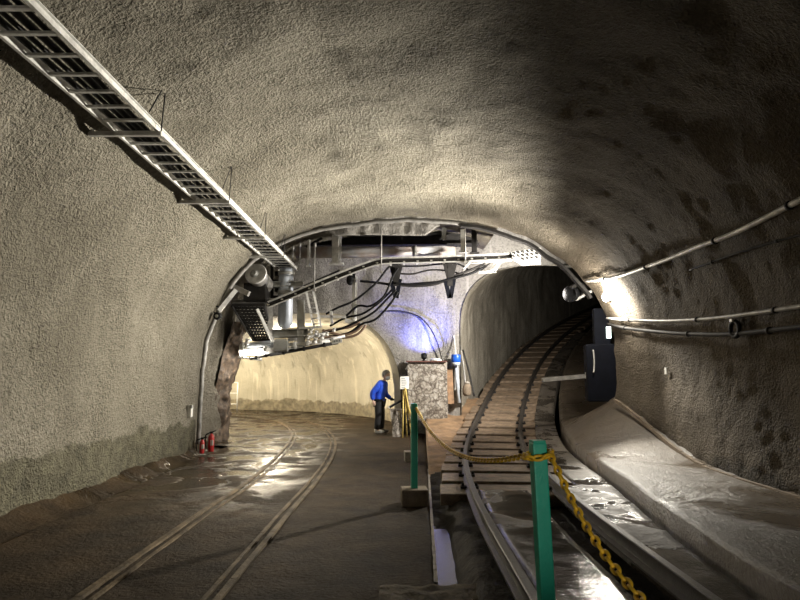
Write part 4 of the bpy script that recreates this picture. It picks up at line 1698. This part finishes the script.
bm = skin_bm([V[k] for k in key], [(idx(a), idx(b)) for a, b in body_e], [rad[k] for k in key])
mb = MB()
mb.bm.free()
mb.bm = bm
HC = Vector((.195, 0, 1.545))
tilt = Matrix.Rotation(0.30, 3, 'Y')
mb.ball(HC, 0.112, (0.92, 0.74, 1.08), 24, tilt)
mb.ball(HC + tilt @ Vector((.035, 0, -.055)), 0.066, (0.95, 0.85, 0.9), 18, tilt)
mb.ball(HC + tilt @ Vector((.10, 0, -.012)), 0.017, (1.1, 0.7, 1.5), 10, tilt)
for sy in (-1, 1):
    mb.ball(HC + tilt @ Vector((-.008, sy * .080, -.008)), 0.026, (0.6, 0.35, 1.1), 10, tilt)
fingers(mb, V['wr'], (.30, .10, -1), (0.9, 0.1, 0.3), (.2, 1, 0), 0.6)
man = mb.build('person', 'skin')
tag(man, 'person in a blue jacket, black trousers and white mask, leaning toward the tilted board', 'person')
def wear(names, edges, radii, name, mat, extra=None):
    ks = list(names)
    bm = skin_bm([names[k] for k in ks], [(ks.index(a), ks.index(b)) for a, b in edges], [radii[k] for k in ks])
    for f in bm.faces:
        f.smooth = True
    if extra:
        m_ = MB()
        m_.bm.free()
        m_.bm = bm
        extra(m_)
    return link_mesh(name, bm, mat, man, world=False)
J = {k: V[k] for k in ('ch', 'sp', 'nk', 'sr', 'er', 'wr', 'sl', 'el', 'wl')}
J['hem'] = (0.0, 0, .80)
J['wst'] = (0.01, 0, .92)
J['nk'] = (.135, 0, 1.395)
J['wr'] = (-.103, -.203, .875)
J['wl'] = (.295, .125, .905)
wear(J, [('ch', 'sp'), ('sp', 'wst'), ('wst', 'hem'), ('ch', 'nk'), ('ch', 'sr'), ('sr', 'er'), ('er', 'wr'), ('ch', 'sl'), ('sl', 'el'), ('el', 'wl')],
     dict(ch=(.18, .16), sp=(.18, .155), wst=(.18, .155), hem=(.175, .15), nk=.085, sr=.10, er=.08, wr=.06, sl=.10, el=.078, wl=.055), 'jacket', 'blue')
Tn = {k: V[k] for k in ('pel', 'hr', 'kr', 'ar', 'hl', 'kl', 'al')}
Tn['ar'] = (-.03, -.105, .085)
Tn['al'] = (.015, .105, .085)
wear(Tn, [('pel', 'hr'), ('hr', 'kr'), ('kr', 'ar'), ('pel', 'hl'), ('hl', 'kl'), ('kl', 'al')],
     dict(pel=(.15, .13), hr=.118, kr=.10, ar=.085, hl=.118, kl=.10, al=.085), 'trousers', 'trousers')
for nm, a, mt in (('ar', V['ar'], 0), ('al', V['al'], 1)):
    m_ = MB()
    ax_, ay = a[0], a[1]
    m_.ball((ax_ + 0.075, ay, 0.05), 0.07, (2.1, 0.72, 0.8), 16)
    m_.ball((ax_ - 0.01, ay, 0.075), 0.058, (1.0, 0.95, 1.05), 14)
    bmesh.ops.bisect_plane(m_.bm, geom=m_.bm.verts[:] + m_.bm.edges[:] + m_.bm.faces[:], plane_co=(0, 0, 0.0), plane_no=(0, 0, 1), clear_inner=True)
    link_mesh('shoe', m_.bm, 'white' if mt == 0 else 'shoe', man, world=False)
m_ = MB()
fingers(m_, V['wl'], (1, -.1, -.15), (0, -1, 0.1), (-.1, 0, -1), 0.7, 1.15)
m_.tube([Vector(V['wl']) - Vector((.03, 0, 0)), Vector(V['wl']) + Vector((.03, 0, -.005))], 0.040, 10, 2, raw=True)
link_mesh('glove', m_.bm, 'black', man, world=False)
m_ = MB()                              # hair: cap over the back and top of the head
m_.ball(HC + tilt @ Vector((-.012, 0, .014)), 0.121, (0.96, 0.80, 1.06), 24, tilt)
cut = HC + tilt @ Vector((.012, 0, 0.018))
bmesh.ops.bisect_plane(m_.bm, geom=m_.bm.verts[:] + m_.bm.edges[:] + m_.bm.faces[:], plane_co=cut, plane_no=tilt @ Vector((-.75, 0, .66)), clear_inner=True)
link_mesh('hair', m_.bm, 'hair', man, world=False)
m_ = MB()
m_.ball(HC + tilt @ Vector((.050, 0, -.052)), 0.080, (1.0, 0.94, 0.95), 20, tilt)
bmesh.ops.bisect_plane(m_.bm, geom=m_.bm.verts[:] + m_.bm.edges[:] + m_.bm.faces[:], plane_co=HC + tilt @ Vector((.035, 0, -.05)), plane_no=tilt @ Vector((1, 0, 0)), clear_inner=True)
mk = link_mesh('face_mask', m_.bm, 'mask', man, world=False)
for sy in (-1, 1):
    m_ = MB()
    m_.ball(HC + tilt @ Vector((.090, sy * .032, .018)), 0.011, (0.6, 1.1, 0.8), 10, tilt)
    link_mesh('eye', m_.bm, 'ink', man, world=False)
man.location = (-0.56, 16.43, 0.0)
man.rotation_euler = (0, 0, -0.30)
man.scale = (1.0, 1.0, 1.0)

# ------------------------------------------------------------------ lights
def light(name, typ, loc, power, col, radius=0.1, **kw):
    l = bpy.data.lights.new(name, typ)
    l.energy = power
    l.color = col
    if typ in ('POINT', 'SPOT'):
        l.shadow_soft_size = radius
    for k, v in kw.items():
        setattr(l, k, v)
    o = bpy.data.objects.new(name, l)
    C.objects.link(o)
    o.location = loc
    return o
def aim(o, target):
    o.rotation_euler = (Vector(target) - o.location).to_track_quat('-Z', 'Y').to_euler()
    return o
LP = LAMP + Vector((-0.24, -0.10, 0.0))
light('wall_lamp_light', 'POINT', LP, 150, (1.0, 0.93, 0.80), 0.07)
aim(light('wall_lamp_flood', 'SPOT', LP, 9000, (1.0, 0.94, 0.80), 0.09, spot_size=math.radians(86), spot_blend=1.0), (-4.2, 7.6, 3.6))
aim(light('wall_wash_fill', 'SPOT', LP + Vector((-0.25, -0.1, 0)), 900, (1.0, 0.95, 0.85), 0.08, spot_size=math.radians(105), spot_blend=0.8), LP + Vector((0.5, -0.25, 0.0)))  # extra spot off the wall, added to widen the lamp's bright patch
aim(light('wall_lamp_down', 'SPOT', LP, 1200, (1.0, 0.94, 0.82), 0.09, spot_size=math.radians(46), spot_blend=0.9), (3.7, 8.6, 0.3))
aim(light('wall_lamp_up', 'SPOT', LP, 900, (1.0, 0.94, 0.82), 0.09, spot_size=math.radians(85), spot_blend=0.9), (1.2, 12.0, 4.6))
aim(light('floodlight_beam', 'SPOT', (3.50, 12.93, 3.30), 1900, (1.0, 0.94, 0.84), 0.1, spot_size=math.radians(150), spot_blend=0.7), (0.2, 16.0, 3.6))
light('branch_light', 'POINT', (-3.9, 19.4, 2.8), 720, (1.0, 0.88, 0.68), 0.12)
light('branch_light_far', 'POINT', (-8.0, 24.0, 2.6), 500, (1.0, 0.88, 0.66), 0.12)
light('tube_lamp_light', 'POINT', at(254, 358, 13.95), 60, (1.0, 0.95, 0.85), 0.1)
aim(light('post_fill', 'SPOT', (1.2, -2.6, 1.30), 300, (1.0, 0.93, 0.82), 0.15, spot_size=math.radians(15), spot_blend=0.8), (0.66, 3.0, 1.2))  # added fill behind the camera, unseen, brightening the green posts and chain
aim(light('blue_spot_light', 'SPOT', BLUE, 260, (0.16, 0.2, 1.0), 0.05, spot_size=math.radians(125), spot_blend=0.8), BLUE + Vector((0.0, 0.42, 0.8)))
w = bpy.data.worlds.new('World')
S.world = w
w.use_nodes = True
w.node_tree.nodes['Background'].inputs[0].default_value = (0.9, 0.8, 0.65, 1)
w.node_tree.nodes['Background'].inputs[1].default_value = 0.0

vs_ = S.view_settings
vs_.view_transform = 'Standard'
vs_.look = 'None'
vs_.gamma = 1.0
vs_.exposure = 0.0
